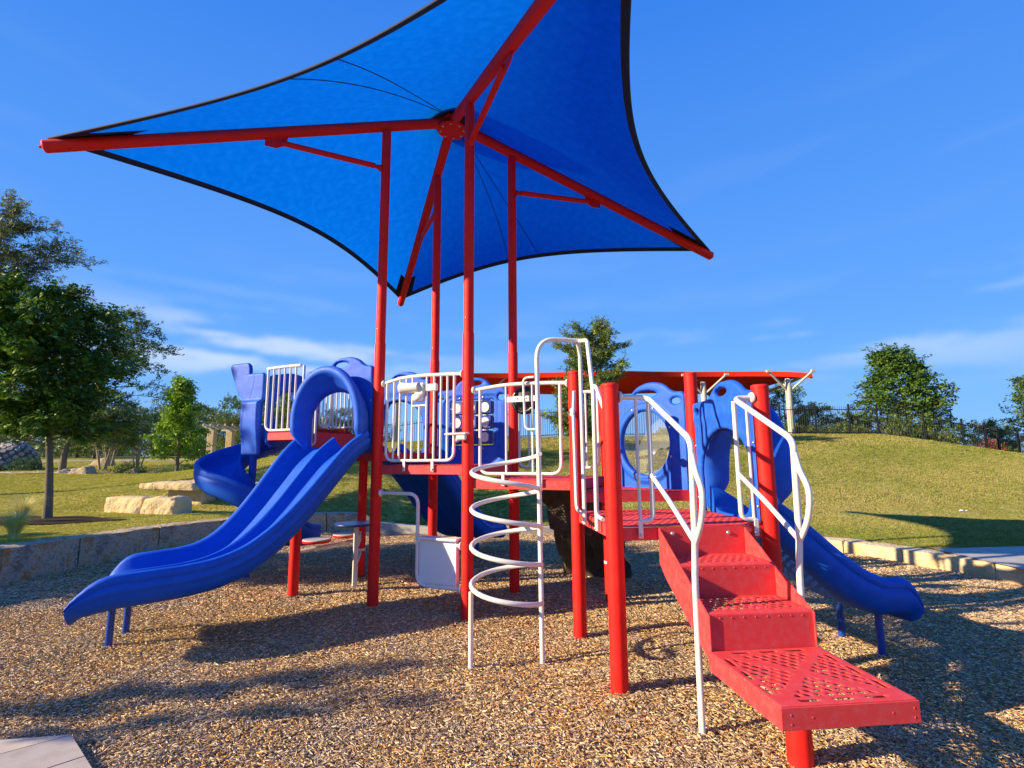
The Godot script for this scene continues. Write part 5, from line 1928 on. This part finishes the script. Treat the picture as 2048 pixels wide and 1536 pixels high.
	tree("edge_tree", "green tree just touching the right edge above the fence end", Vector2(31.0, 30.0), {"seed": 62, "height": 5.6, "crown_base": 2.2, "radius": 1.8, "trunk": 0.12, "limbs": 34, "twigs": 9, "per": 4, "leaf": 0.2, "color": Color(0.058, 0.131, 0.029), "color2": Color(0.160, 0.275, 0.058), "sprig": oak, "rise": 0.3})
	for e in [[17.4, 33.0, 71, 4.2, 1.7, "feathery small tree behind the beige column"], [19.6, 33.8, 72, 3.2, 1.5, "low yellow green tree between column and broad tree"], [21.6, 33.0, 73, 2.9, 1.4, "small scrubby tree at the left skirt of the broad tree"], [30.5, 33.5, 74, 3.4, 1.9, "rounded green tree at the right end of the fence"], [33.0, 35.0, 75, 3.4, 1.8, "last rounded tree at the right edge behind the fence"], [-4.0, 34.0, 76, 2.7, 1.4, "small tree behind the fence seen through the railing bars"], [4.5, 34.5, 77, 2.6, 1.5, "low tree behind the fence below the orange canopy"]]:
		tree("scrub_tree", e[5], Vector2(e[0], e[1]), {"seed": e[2], "height": e[3], "crown_base": 0.4, "radius": e[4], "trunk": 0.07, "limbs": 36, "twigs": 8, "per": 4, "leaf": 0.2, "color": Color(0.087, 0.160, 0.036), "color2": Color(0.232, 0.319, 0.072), "sprig": oval, "rise": 0.45, "gap": 0.25, "show_twigs": true}, "trees behind the fence")
	# shrubs behind the fence
	var hedge := [[15.2, 28.6, 1.0, 0.8, "low shrub at the foot of the beige column"], [17.0, 28.8, 1.1, 0.9, "rounded shrub behind the first fence bays on the right"], [18.7, 29.0, 1.1, 1.0, "dense shrub behind the middle of the right fence"], [20.8, 28.4, 1.3, 1.5, "large shrub below the broad tree"], [22.6, 28.2, 1.2, 1.3, "olive shrub where the fence starts downhill"], [24.4, 28.6, 1.0, 1.2, "green shrub just left of the red bush"], [27.3, 29.2, 1.1, 1.2, "green shrub right of the red bush"], [28.6, 30.0, 1.2, 1.3, "shrub behind the last fence post"], [9.0, 29.0, 1.3, 0.8, "low shrub behind the bubble window"], [-3.2, 30.0, 1.2, 0.7, "dark low shrub seen through the front railing"], [-9.0, 33.0, 1.5, 1.2, "shrub behind the fence left of the masts"]]
	var k := 0
	for h in hedge:
		bush("shrub", h[4], Vector2(h[0], h[1]), h[2], h[3], 520, 0.17, Color(0.072, 0.131, 0.029), Color(0.203, 0.261, 0.072), oval if k % 2 == 0 else tuft, 200 + k, "shrub", "shrubs behind the fence")
		k += 1
	bush("red_bush", "rusty red bush showing through the fence on the right slope", Vector2(25.7, 28.4), 0.95, 1.2, 520, 0.16, Color(0.435, 0.080, 0.051), Color(0.652, 0.174, 0.102), tuft, 301, "bush")
	# far left planting
	var fl := [[-33.6, 33.5, 0.9, 0.75, "dark spiky shrub left of the mosaic boulder", Color(0.043, 0.087, 0.043)], [-29.6, 31.8, 1.0, 0.8, "dark green shrub at the right foot of the mosaic boulder", Color(0.043, 0.102, 0.043)], [-31.2, 31.2, 0.7, 0.5, "low purple brown shrub before the mosaic boulder", Color(0.087, 0.072, 0.058)], [-20.6, 28.2, 0.8, 0.65, "dark spiky shrub between path rocks and young tree", Color(0.043, 0.102, 0.029)], [-19.4, 31.5, 0.9, 0.55, "dark bush under the far tree beside the young tree", Color(0.051, 0.087, 0.036)], [-16.2, 28.0, 1.0, 0.55, "bright green shrub right of the young tree trunk", Color(0.131, 0.261, 0.029)], [-18.3, 28.0, 1.0, 0.45, "pale grey green lavender mound beside the young tree", Color(0.189, 0.261, 0.116)]]
	for e in fl:
		bush("shrub", e[4], Vector2(e[0], e[1]), e[2], e[3], 420, 0.15, e[5], e[5] * 1.9, tuft, 400 + k, "shrub", "shrubs along the far left path")
		k += 1
	# background trees on the far left
	var far := [[-62, 62, 7.0, 4.5, "far round tree at the left edge of the park"], [-55, 66, 6.2, 4.2, "far tree behind the mosaic boulder"], [-48, 60, 5.6, 3.8, "far tree right of the mosaic boulder"], [-42, 66, 6.6, 4.2, "far dark tree between boulder and myrtles"], [-36, 62, 6.4, 4.0, "far tree behind the crape myrtles"], [-30, 60, 7.0, 4.2, "far spreading tree behind the young tree"], [-25.5, 58, 6.4, 3.6, "far tree behind the vine covered pergola"], [-70, 70, 7.5, 5.0, "outermost far tree at the left"], [-20.5, 64, 6.0, 3.8, "far tree left of the spiral slide hood"], [-84, 80, 8.0, 6.0, "big far tree beyond the boulder at the left edge"], [-76, 86, 7.5, 6.0, "big far tree seen between oak trunk and boulder"], [-67, 84, 7.5, 6.0, "big far tree behind the thin elm trunk"], [-59, 86, 7.0, 6.0, "big far tree above the white boulder"], [-51, 84, 7.5, 5.5, "big far tree behind the myrtle stems"], [-43, 86, 7.0, 5.5, "big far tree right of the myrtles"], [-35, 84, 7.5, 5.5, "big far tree behind the young tree crown"]]
	for e in far:
		tree("far_tree", e[4], Vector2(e[0], e[1]), {"seed": 500 + k, "height": e[2], "crown_base": 0.45, "radius": e[3], "trunk": 0.16, "limbs": 44, "twigs": 8, "per": 4, "leaf": 0.42, "color": Color(0.072, 0.138, 0.036), "color2": Color(0.189, 0.261, 0.072), "sprig": tuft if k % 2 == 0 else oval, "rise": 0.3}, "far trees across the park")
		k += 1
	# ornamental grasses by the bark bed
	grass_clump("feather_grass", "pale green feather grass clump in front on the wall top", Vector2(-7.66, 8.2), 0.46, 0.50, 620, Color(0.478, 0.522, 0.116), Color(0.797, 0.754, 0.319), 0.0045, 9)
	grass_clump("feather_grass", "taller straw feather grass clump behind the green one", Vector2(-9.95, 10.75), 0.55, 0.60, 520, Color(0.522, 0.522, 0.189), Color(0.899, 0.797, 0.435), 0.0045, 10)
	grass_clump("yucca", "dark spiky yucca cut by the left edge", Vector2(-10.6, 10.45), 0.60, 0.42, 60, Color(0.043, 0.080, 0.043), Color(0.102, 0.145, 0.087), 0.02, 11, "yucca", true)
	# trees beyond the left edge whose shadows cross the mulch
	tree("shade_tree", "young tree left of the frame that throws its shadow across the mulch", Vector2(-11.0, 1.70), {"seed": 81, "height": 4.25, "crown_base": 2.4, "radius": 0.2, "trunk": 0.10, "limbs": 14, "twigs": 6, "per": 3, "leaf": 0.11, "color": Color(0.058, 0.131, 0.029), "color2": Color(0.160, 0.275, 0.058), "sprig": oak, "rise": 0.4}, "", 0.2)
	tree("shade_tree", "second young tree left of the frame nearer the viewer", Vector2(-9.9, 1.46), {"seed": 82, "height": 3.9, "crown_base": 2.4, "radius": 0.12, "trunk": 0.08, "limbs": 9, "twigs": 5, "per": 3, "leaf": 0.09, "color": Color(0.058, 0.131, 0.029), "color2": Color(0.160, 0.275, 0.058), "sprig": oak, "rise": 0.4}, "", 0.2)
	tree("shade_tree", "larger tree left of the frame that shades the mulch behind the slides", Vector2(-14.0, 5.7), {"seed": 83, "height": 6.6, "crown_base": 2.2, "radius": 1.55, "trunk": 0.14, "limbs": 60, "twigs": 10, "per": 5, "leaf": 0.2, "color": Color(0.06, 0.13, 0.03), "color2": Color(0.16, 0.27, 0.06), "sprig": oak, "rise": 0.35}, "", 0.45)
	for e in [[-104, 96], [-92, 98], [-80, 97], [-68, 99], [-56, 97], [-44, 98], [-32, 97], [-24, 92]]:
		bush("far_thicket", "low green thicket closing the far edge of the park lawn", Vector2(e[0], e[1]), 7.5, 3.2, 700, 0.75, Color(0.07, 0.13, 0.035), Color(0.18, 0.25, 0.07), tuft, 800 + int(e[0]) * -1, "thicket", "far thickets across the park")
	# vine pergola far behind the young tree
	var pc := Vector2(-22.5, 44.0)
	var g := land(pc)
	var pg := thing("pergola", "beige stone pergola with vines behind the young tree", "pergola", P3(pc, g))
	for s in [[-2.2, -1.2], [1.6, -1.2], [-2.2, 1.6], [1.6, 1.6]]:
		var mb := MB.new()
		mb.box(P3(pc + Vector2(s[0], s[1]), g + 1.4), Vector3(0.55, 2.9, 0.55), Basis(), 0.03)
		part("column", mb, M.limestone_warm, pg)
	for s in [-1.2, 1.6]:
		var mb := MB.new()
		mb.box(P3(pc + Vector2(-0.3, s), g + 2.95), Vector3(5.4, 0.24, 0.2), Basis(), 0.02)
		part("beam", mb, M.beige, pg)
	for q in 9:
		var mb := MB.new()
		mb.box(P3(pc + Vector2(-2.7 + 0.6 * q, 0.2), g + 3.17), Vector3(0.14, 0.18, 3.9), Basis(), 0.02)
		part("rafter", mb, M.beige, pg)
	var vine := bush("vine", "green vine mounded on top of the far pergola", pc + Vector2(-0.2, 0), 2.0, 0.75, 520, 0.25, Color(0.06, 0.11, 0.02), Color(0.17, 0.2, 0.05), oval, 700, "vine", "", 3.15)
	# litter on the hill
	var lt := Vector2(11.3, 13.4)
	var lp := thing("paper_scrap", "small white scrap of litter on the hillside grass", "litter", P3(lt, land(lt) - 0.01))
	var lm := MB.new()
	lm.fan([Vector3(-0.050, 0.017, 0.011), Vector3(-0.011, 0.028, 0.044), Vector3(0.039, 0.022, 0.028), Vector3(0.055, 0.050, -0.006), Vector3(0.017, 0.055, -0.033), Vector3(-0.033, 0.039, -0.022)])
	part("paper", lm, M.sheet, lp, false)
	lm = MB.new()
	lm.fan([Vector3(0.110, 0.022, 0.011), Vector3(0.149, 0.028, 0.028), Vector3(0.160, 0.039, -0.006), Vector3(0.121, 0.039, -0.017)])
	part("paper", lm, M.sheet, lp, false)

# ---------------------------------------------------------------- materials
func make_materials() -> void:
	var dust := noise_image(256, 5, 0.02, [[0.0, Color(0.30, 0.30, 0.30)], [0.5, Color(0.38, 0.38, 0.38)], [1.0, Color(0.55, 0.55, 0.55)]], 5)
	var redn := noise_image(256, 9, 0.015, [[0.0, Color(0.68, 0.013, 0.010)], [0.6, Color(0.72, 0.016, 0.012)], [1.0, Color(0.64, 0.022, 0.018)]], 5)
	M.red = mat(Color.WHITE, 0.9)
	M.red.albedo_texture = redn
	M.red.roughness_texture = dust
	triplanar(M.red, 1.3)
	M.red.metallic_specular = 0.35
	M.deck = mat(Color.WHITE, 0.62, 0.4)
	M.deck.albedo_texture = noise_image(512, 17, 0.012, [[0.0, Color(0.60, 0.035, 0.038)], [0.45, Color(0.64, 0.045, 0.05)], [0.7, Color(0.60, 0.07, 0.075)], [1.0, Color(0.58, 0.13, 0.13)]], 6, 18, 0.06, 0.35)
	M.deck.normal_enabled = true
	M.deck.normal_texture = bump_tex(256, 3, 0.2, 1.2)
	M.deck.normal_scale = 0.25
	triplanar(M.deck, 2.2)
	var blue := noise_image(256, 23, 0.02, [[0.0, Color(0.008, 0.085, 0.52)], [0.5, Color(0.010, 0.10, 0.58)], [1.0, Color(0.022, 0.125, 0.62)]], 5)
	M.blue = mat(Color.WHITE, 0.9, 0.4)
	M.blue.albedo_texture = blue
	M.blue.roughness_texture = noise_image(256, 6, 0.03, [[0.0, Color(0.30, 0.30, 0.30)], [1.0, Color(0.5, 0.5, 0.5)]], 5)
	triplanar(M.blue, 1.1)
	M.slide = mat(Color.WHITE, 0.9, 0.32)
	M.slide.albedo_texture = noise_image(256, 29, 0.02, [[0.0, Color(0.004, 0.075, 0.47)], [0.5, Color(0.005, 0.088, 0.53)], [1.0, Color(0.012, 0.11, 0.58)]], 5)
	M.slide.roughness_texture = noise_image(256, 7, 0.03, [[0.0, Color(0.30, 0.30, 0.30)], [1.0, Color(0.48, 0.48, 0.48)]], 5)
	triplanar(M.slide, 1.1)
	M.deepblue = mat(lin(0.008, 0.03, 0.28), 0.4)
	M.tabletop = mat(lin(0.01, 0.035, 0.16), 0.35)
	M.leg_blue = mat(lin(0.006, 0.055, 0.33), 0.4)
	M.white = mat(lin(0.68, 0.68, 0.66), 0.34)
	M.offwhite = mat(lin(0.66, 0.65, 0.61), 0.5)
	M.sheet = mat(lin(0.74, 0.75, 0.76), 0.45)
	M.mark = mat(lin(0.62, 0.62, 0.60), 0.6)
	M.greyseat = mat(lin(0.40, 0.40, 0.42), 0.6)
	M.black = mat(lin(0.012, 0.012, 0.013), 0.35)
	M.darkgrey = mat(lin(0.035, 0.035, 0.035), 0.45)
	M.bolt = mat(lin(0.55, 0.54, 0.52), 0.35)
	M.bolt.metallic = 0.8
	M.climber = mat(Color.WHITE, 0.55)
	M.climber.albedo_texture = noise_image(256, 33, 0.03, [[0.0, Color(0.05, 0.04, 0.03)], [0.6, Color(0.09, 0.072, 0.054)], [1.0, Color(0.15, 0.125, 0.095)]], 5)
	triplanar(M.climber, 1.5)
	M.hubcap = mat(lin(0.006, 0.010, 0.022), 0.6)
	M.hem = mat(lin(0.004, 0.014, 0.060), 0.8)
	M.acrylic = mat(Color(0.92, 0.94, 0.93, 0.14), 0.06, 0.6)
	M.acrylic.transparency = BaseMaterial3D.TRANSPARENCY_ALPHA
	M.fabric = mat(Color.WHITE, 0.85, 0.2)
	M.fabric.albedo_texture = noise_image(512, 51, 0.25, [[0.0, Color(0.0, 0.11, 0.62)], [0.5, Color(0.0, 0.15, 0.74)], [1.0, Color(0.005, 0.19, 0.84)]], 3, 52, 0.012, 0.5)
	M.fabric.uv1_scale = Vector3(1.2, 1.2, 1)
	M.fabric.normal_enabled = true
	M.fabric.normal_texture = bump_tex(256, 54, 0.02, 3.0, 3)
	M.fabric.normal_scale = 0.5
	M.fabric.backlight_enabled = true
	M.fabric.backlight = Color(1.0, 1.0, 1.0)
	M.fabric.cull_mode = BaseMaterial3D.CULL_DISABLED
	M.orange = mat(lin(0.62, 0.032, 0.012), 0.85, 0.1)
	M.orange.backlight_enabled = true
	M.orange.backlight = Color(0.16, 0.016, 0.006)
	M.beige = mat(lin(0.47, 0.44, 0.37), 0.6)
	M.iron = mat(lin(0.012, 0.013, 0.014), 0.5)
	var lim := [[0.0, Color(0.14, 0.12, 0.09)], [0.34, Color(0.24, 0.21, 0.16)], [0.44, Color(0.42, 0.38, 0.31)], [0.52, Color(0.48, 0.43, 0.34)], [0.58, Color(0.46, 0.33, 0.16)], [0.68, Color(0.36, 0.21, 0.07)], [1.0, Color(0.28, 0.15, 0.05)]]
	M.limestone = mat(Color.WHITE, 0.92, 0.3)
	M.limestone.albedo_texture = noise_image(512, 61, 0.006, lim, 6, 62, 0.05, 0.42)
	M.limestone.normal_enabled = true
	M.limestone.normal_texture = bump_tex(512, 63, 0.04, 5.0, 6)
	triplanar(M.limestone, 0.8)
	M.limestone_warm = mat(Color.WHITE, 0.92, 0.3)
	M.limestone_warm.albedo_texture = noise_image(512, 65, 0.007, [[0.0, Color(0.22, 0.20, 0.16)], [0.28, Color(0.46, 0.37, 0.22)], [0.5, Color(0.60, 0.50, 0.32)], [0.68, Color(0.58, 0.40, 0.18)], [1.0, Color(0.42, 0.24, 0.09)]], 6, 66, 0.05, 0.4)
	M.limestone_warm.normal_enabled = true
	M.limestone_warm.normal_texture = M.limestone.normal_texture
	triplanar(M.limestone_warm, 0.6)
	M.concrete = mat(Color.WHITE, 0.9, 0.3)
	M.concrete.albedo_texture = noise_image(512, 71, 0.01, [[0.0, Color(0.26, 0.25, 0.23)], [0.5, Color(0.38, 0.37, 0.34)], [1.0, Color(0.48, 0.46, 0.42)]], 6, 72, 0.2, 0.4)
	triplanar(M.concrete, 0.7)
	M.concrete_warm = mat(Color.WHITE, 0.9, 0.3)
	M.concrete_warm.albedo_texture = noise_image(512, 75, 0.012, [[0.0, Color(0.36, 0.31, 0.25)], [0.5, Color(0.52, 0.46, 0.38)], [1.0, Color(0.62, 0.56, 0.47)]], 6, 76, 0.2, 0.4)
	triplanar(M.concrete_warm, 1.0)
	M.joint = mat(lin(0.14, 0.12, 0.10), 0.95)
	M.path = mat(lin(0.42, 0.36, 0.30), 0.9)
	M.mortar = mat(lin(0.10, 0.095, 0.09), 0.95)
	M.cladding = [mat(lin(0.34, 0.33, 0.31), 0.9), mat(lin(0.28, 0.27, 0.26), 0.9), mat(lin(0.40, 0.37, 0.33), 0.9)]
	M.lawn = mat(Color.WHITE, 0.95, 0.2)
	M.lawn.albedo_texture = noise_image(512, 81, 0.012, [[0.0, Color(0.14, 0.165, 0.03)], [0.4, Color(0.25, 0.25, 0.05)], [0.6, Color(0.36, 0.31, 0.085)], [1.0, Color(0.46, 0.37, 0.14)]], 6, 82, 0.12, 0.5)
	M.lawn.normal_enabled = true
	M.lawn.normal_texture = bump_tex(512, 83, 0.12, 4.0, 5)
	triplanar(M.lawn, 0.16)
	M.mulch = mat(Color.WHITE, 0.95, 0.2)
	M.mulch.albedo_texture = noise_image(512, 85, 0.14, [[0.0, Color(0.12, 0.08, 0.045)], [0.4, Color(0.28, 0.19, 0.10)], [0.6, Color(0.42, 0.29, 0.15)], [1.0, Color(0.6, 0.46, 0.27)]], 4, 86, 0.35, 0.4)
	M.mulch.normal_enabled = true
	M.mulch.normal_texture = bump_tex(512, 87, 0.2, 6.0, 4)
	triplanar(M.mulch, 1.1)
	M.bark_bed = mat(Color.WHITE, 0.95, 0.2)
	M.bark_bed.albedo_texture = noise_image(256, 88, 0.2, [[0.0, Color(0.02, 0.014, 0.01)], [0.5, Color(0.06, 0.042, 0.03)], [1.0, Color(0.14, 0.10, 0.07)]], 4)
	M.bark_bed.normal_enabled = true
	M.bark_bed.normal_texture = M.mulch.normal_texture
	triplanar(M.bark_bed, 1.2)
	M.chip = mat(Color.WHITE, 0.85, 0.3)
	M.chip.vertex_color_use_as_albedo = true
	M.grass = mat(Color.WHITE, 0.8, 0.25)
	M.grass.vertex_color_use_as_albedo = true
	M.grass.backlight_enabled = true
	M.grass.backlight = Color(0.5, 0.5, 0.4)
	M.grass.cull_mode = BaseMaterial3D.CULL_DISABLED
	M.grassblade = M.grass.duplicate()
	M.leaf = mat(Color.WHITE, 0.55, 0.4)
	M.leaf.vertex_color_use_as_albedo = true
	M.leaf.backlight_enabled = true
	M.leaf.backlight = Color(0.7, 0.7, 0.5)
	M.leaf.cull_mode = BaseMaterial3D.CULL_DISABLED
	M.bark = mat(Color.WHITE, 0.95, 0.2)
	M.bark.albedo_texture = noise_image(256, 91, 0.06, [[0.0, Color(0.05, 0.042, 0.035)], [0.5, Color(0.16, 0.14, 0.115)], [1.0, Color(0.30, 0.27, 0.23)]], 5)
	M.bark.normal_enabled = true
	M.bark.normal_texture = bump_tex(256, 92, 0.08, 8.0)
	triplanar(M.bark, 2.5)
	M.palebark = mat(lin(0.34, 0.29, 0.24), 0.9)

func make_sky() -> Sky:
	var w := 1024
	var h := 512
	var im := Image.create(w, h, false, Image.FORMAT_RGBF)
	var f := FastNoiseLite.new()
	f.seed = 14
	f.frequency = 1.0
	f.fractal_octaves = 5
	var zen := Color(0.018, 0.11, 0.50)
	var mid := Color(0.030, 0.172, 0.64)
	var hor := Color(0.110, 0.325, 0.79)
	var low := Color(0.21, 0.45, 0.79)
	for y in h:
		var el := 90.0 - (y + 0.5) / h * 180.0
		var c := Color.BLACK
		if el > 45: c = mid.lerp(zen, clampf((el - 45) / 45.0, 0, 1))
		elif el > 12: c = hor.lerp(mid, pow((el - 12) / 33.0, 0.8))
		elif el > 0: c = low.lerp(hor, el / 12.0)
		else: c = Color(0.16, 0.15, 0.10)
		for x in w:
			var cc := c
			if el > 0.0 and el < 40.0:
				var az := (x + 0.5) / w * TAU
				var d := Vector3(cos(az), 0, sin(az))
				# long thin streaks
				var n := f.get_noise_3d(d.x * 2.2, el * 0.28 + d.x * 0.8, d.z * 2.2)
				var n2 := f.get_noise_3d(d.x * 7.0 + 20.0, el * 0.9, d.z * 7.0)
				var band := exp(-pow((el - 10.8) / 3.4, 2.0))
				var dz := wrapf(rad_to_deg(az) + 27.0, -180.0, 180.0)
				var patch := 0.16 + exp(-pow(dz / 13.0, 2.0)) + 0.45 * exp(-pow((dz - 67.0) / 12.0, 2.0))
				var t := smoothstep(0.02, 0.42, n + 0.35 * n2 + 0.06) * band * minf(patch, 1.0)
				t += 0.06 * smoothstep(0.0, 0.5, n) * smoothstep(40.0, 20.0, el)
				cc = c.lerp(Color(0.62, 0.69, 0.78), clampf(t * 0.62, 0, 0.6))
			im.set_pixel(x, y, cc)
	var pm := PanoramaSkyMaterial.new()
	pm.panorama = ImageTexture.create_from_image(im)
	var s := Sky.new()
	s.sky_material = pm
	return s

func _ready() -> void:
	var cam := Camera3D.new()
	cam.name = "camera"
	add_child(cam)
	cam.fov = 73.08
	cam.position = Vector3(0, 1.636, 0)
	cam.rotation = Vector3(deg_to_rad(8.189), 0, -0.00644)
	cam.far = 2000.0
	cam.current = true
	var env := Environment.new()
	env.background_mode = Environment.BG_SKY
	env.sky = make_sky()
	env.background_energy_multiplier = 0.62
	env.tonemap_mode = Environment.TONE_MAPPER_LINEAR
	env.tonemap_exposure = 2.15
	env.sdfgi_enabled = true
	env.ssao_enabled = true
	env.ssil_enabled = true
	var we := WorldEnvironment.new()
	we.name = "world_environment"
	we.environment = env
	add_child(we)
	var sun := DirectionalLight3D.new()
	sun.name = "sun"
	sun.light_energy = 1.6
	sun.light_color = Color(1.0, 0.90, 0.74)
	sun.light_angular_distance = 0.5
	sun.shadow_enabled = true
	add_child(sun)
	var az := deg_to_rad(15.0)
	var el := deg_to_rad(22.5)
	var way := Vector3(cos(az) * cos(el), -sin(el), -sin(az) * cos(el))
	sun.look_at_from_position(Vector3(0, 20, 0), Vector3(0, 20, 0) + way, Vector3.UP)
	ground_noise.seed = 4
	ground_noise.frequency = 0.35
	make_materials()
	for k in 720: bed_table.append(bed_radius(TAU * k / 720.0))
	noise.seed = 4
	noise.frequency = 0.35
	POST = {"P1": Vector2(-1.5975, 6.1703), "P2": Vector2(-0.484, 5.671), "P3": Vector2(0.629, 5.172), "P8": Vector2(-2.711, 6.669), "P7": Vector2(-1.098, 7.283), "P6": Vector2(0.015, 6.784), "P5": Vector2(1.128, 6.285), "P9": Vector2(-2.211, 7.783), "P11": Vector2(1.843, 5.296), "P4": Vector2(0.753, 3.958), "P10": Vector2(1.967, 4.082)}
	build_ground()
	build_walls()
	build_paths()
	build_fence()
	build_far_canopy()
	build_structure()
	noise.seed = 4
	noise.frequency = 0.35
	build_stones()
	noise.seed = 4
	noise.frequency = 0.35
	build_plants()
	build_grass()
	build_chips()
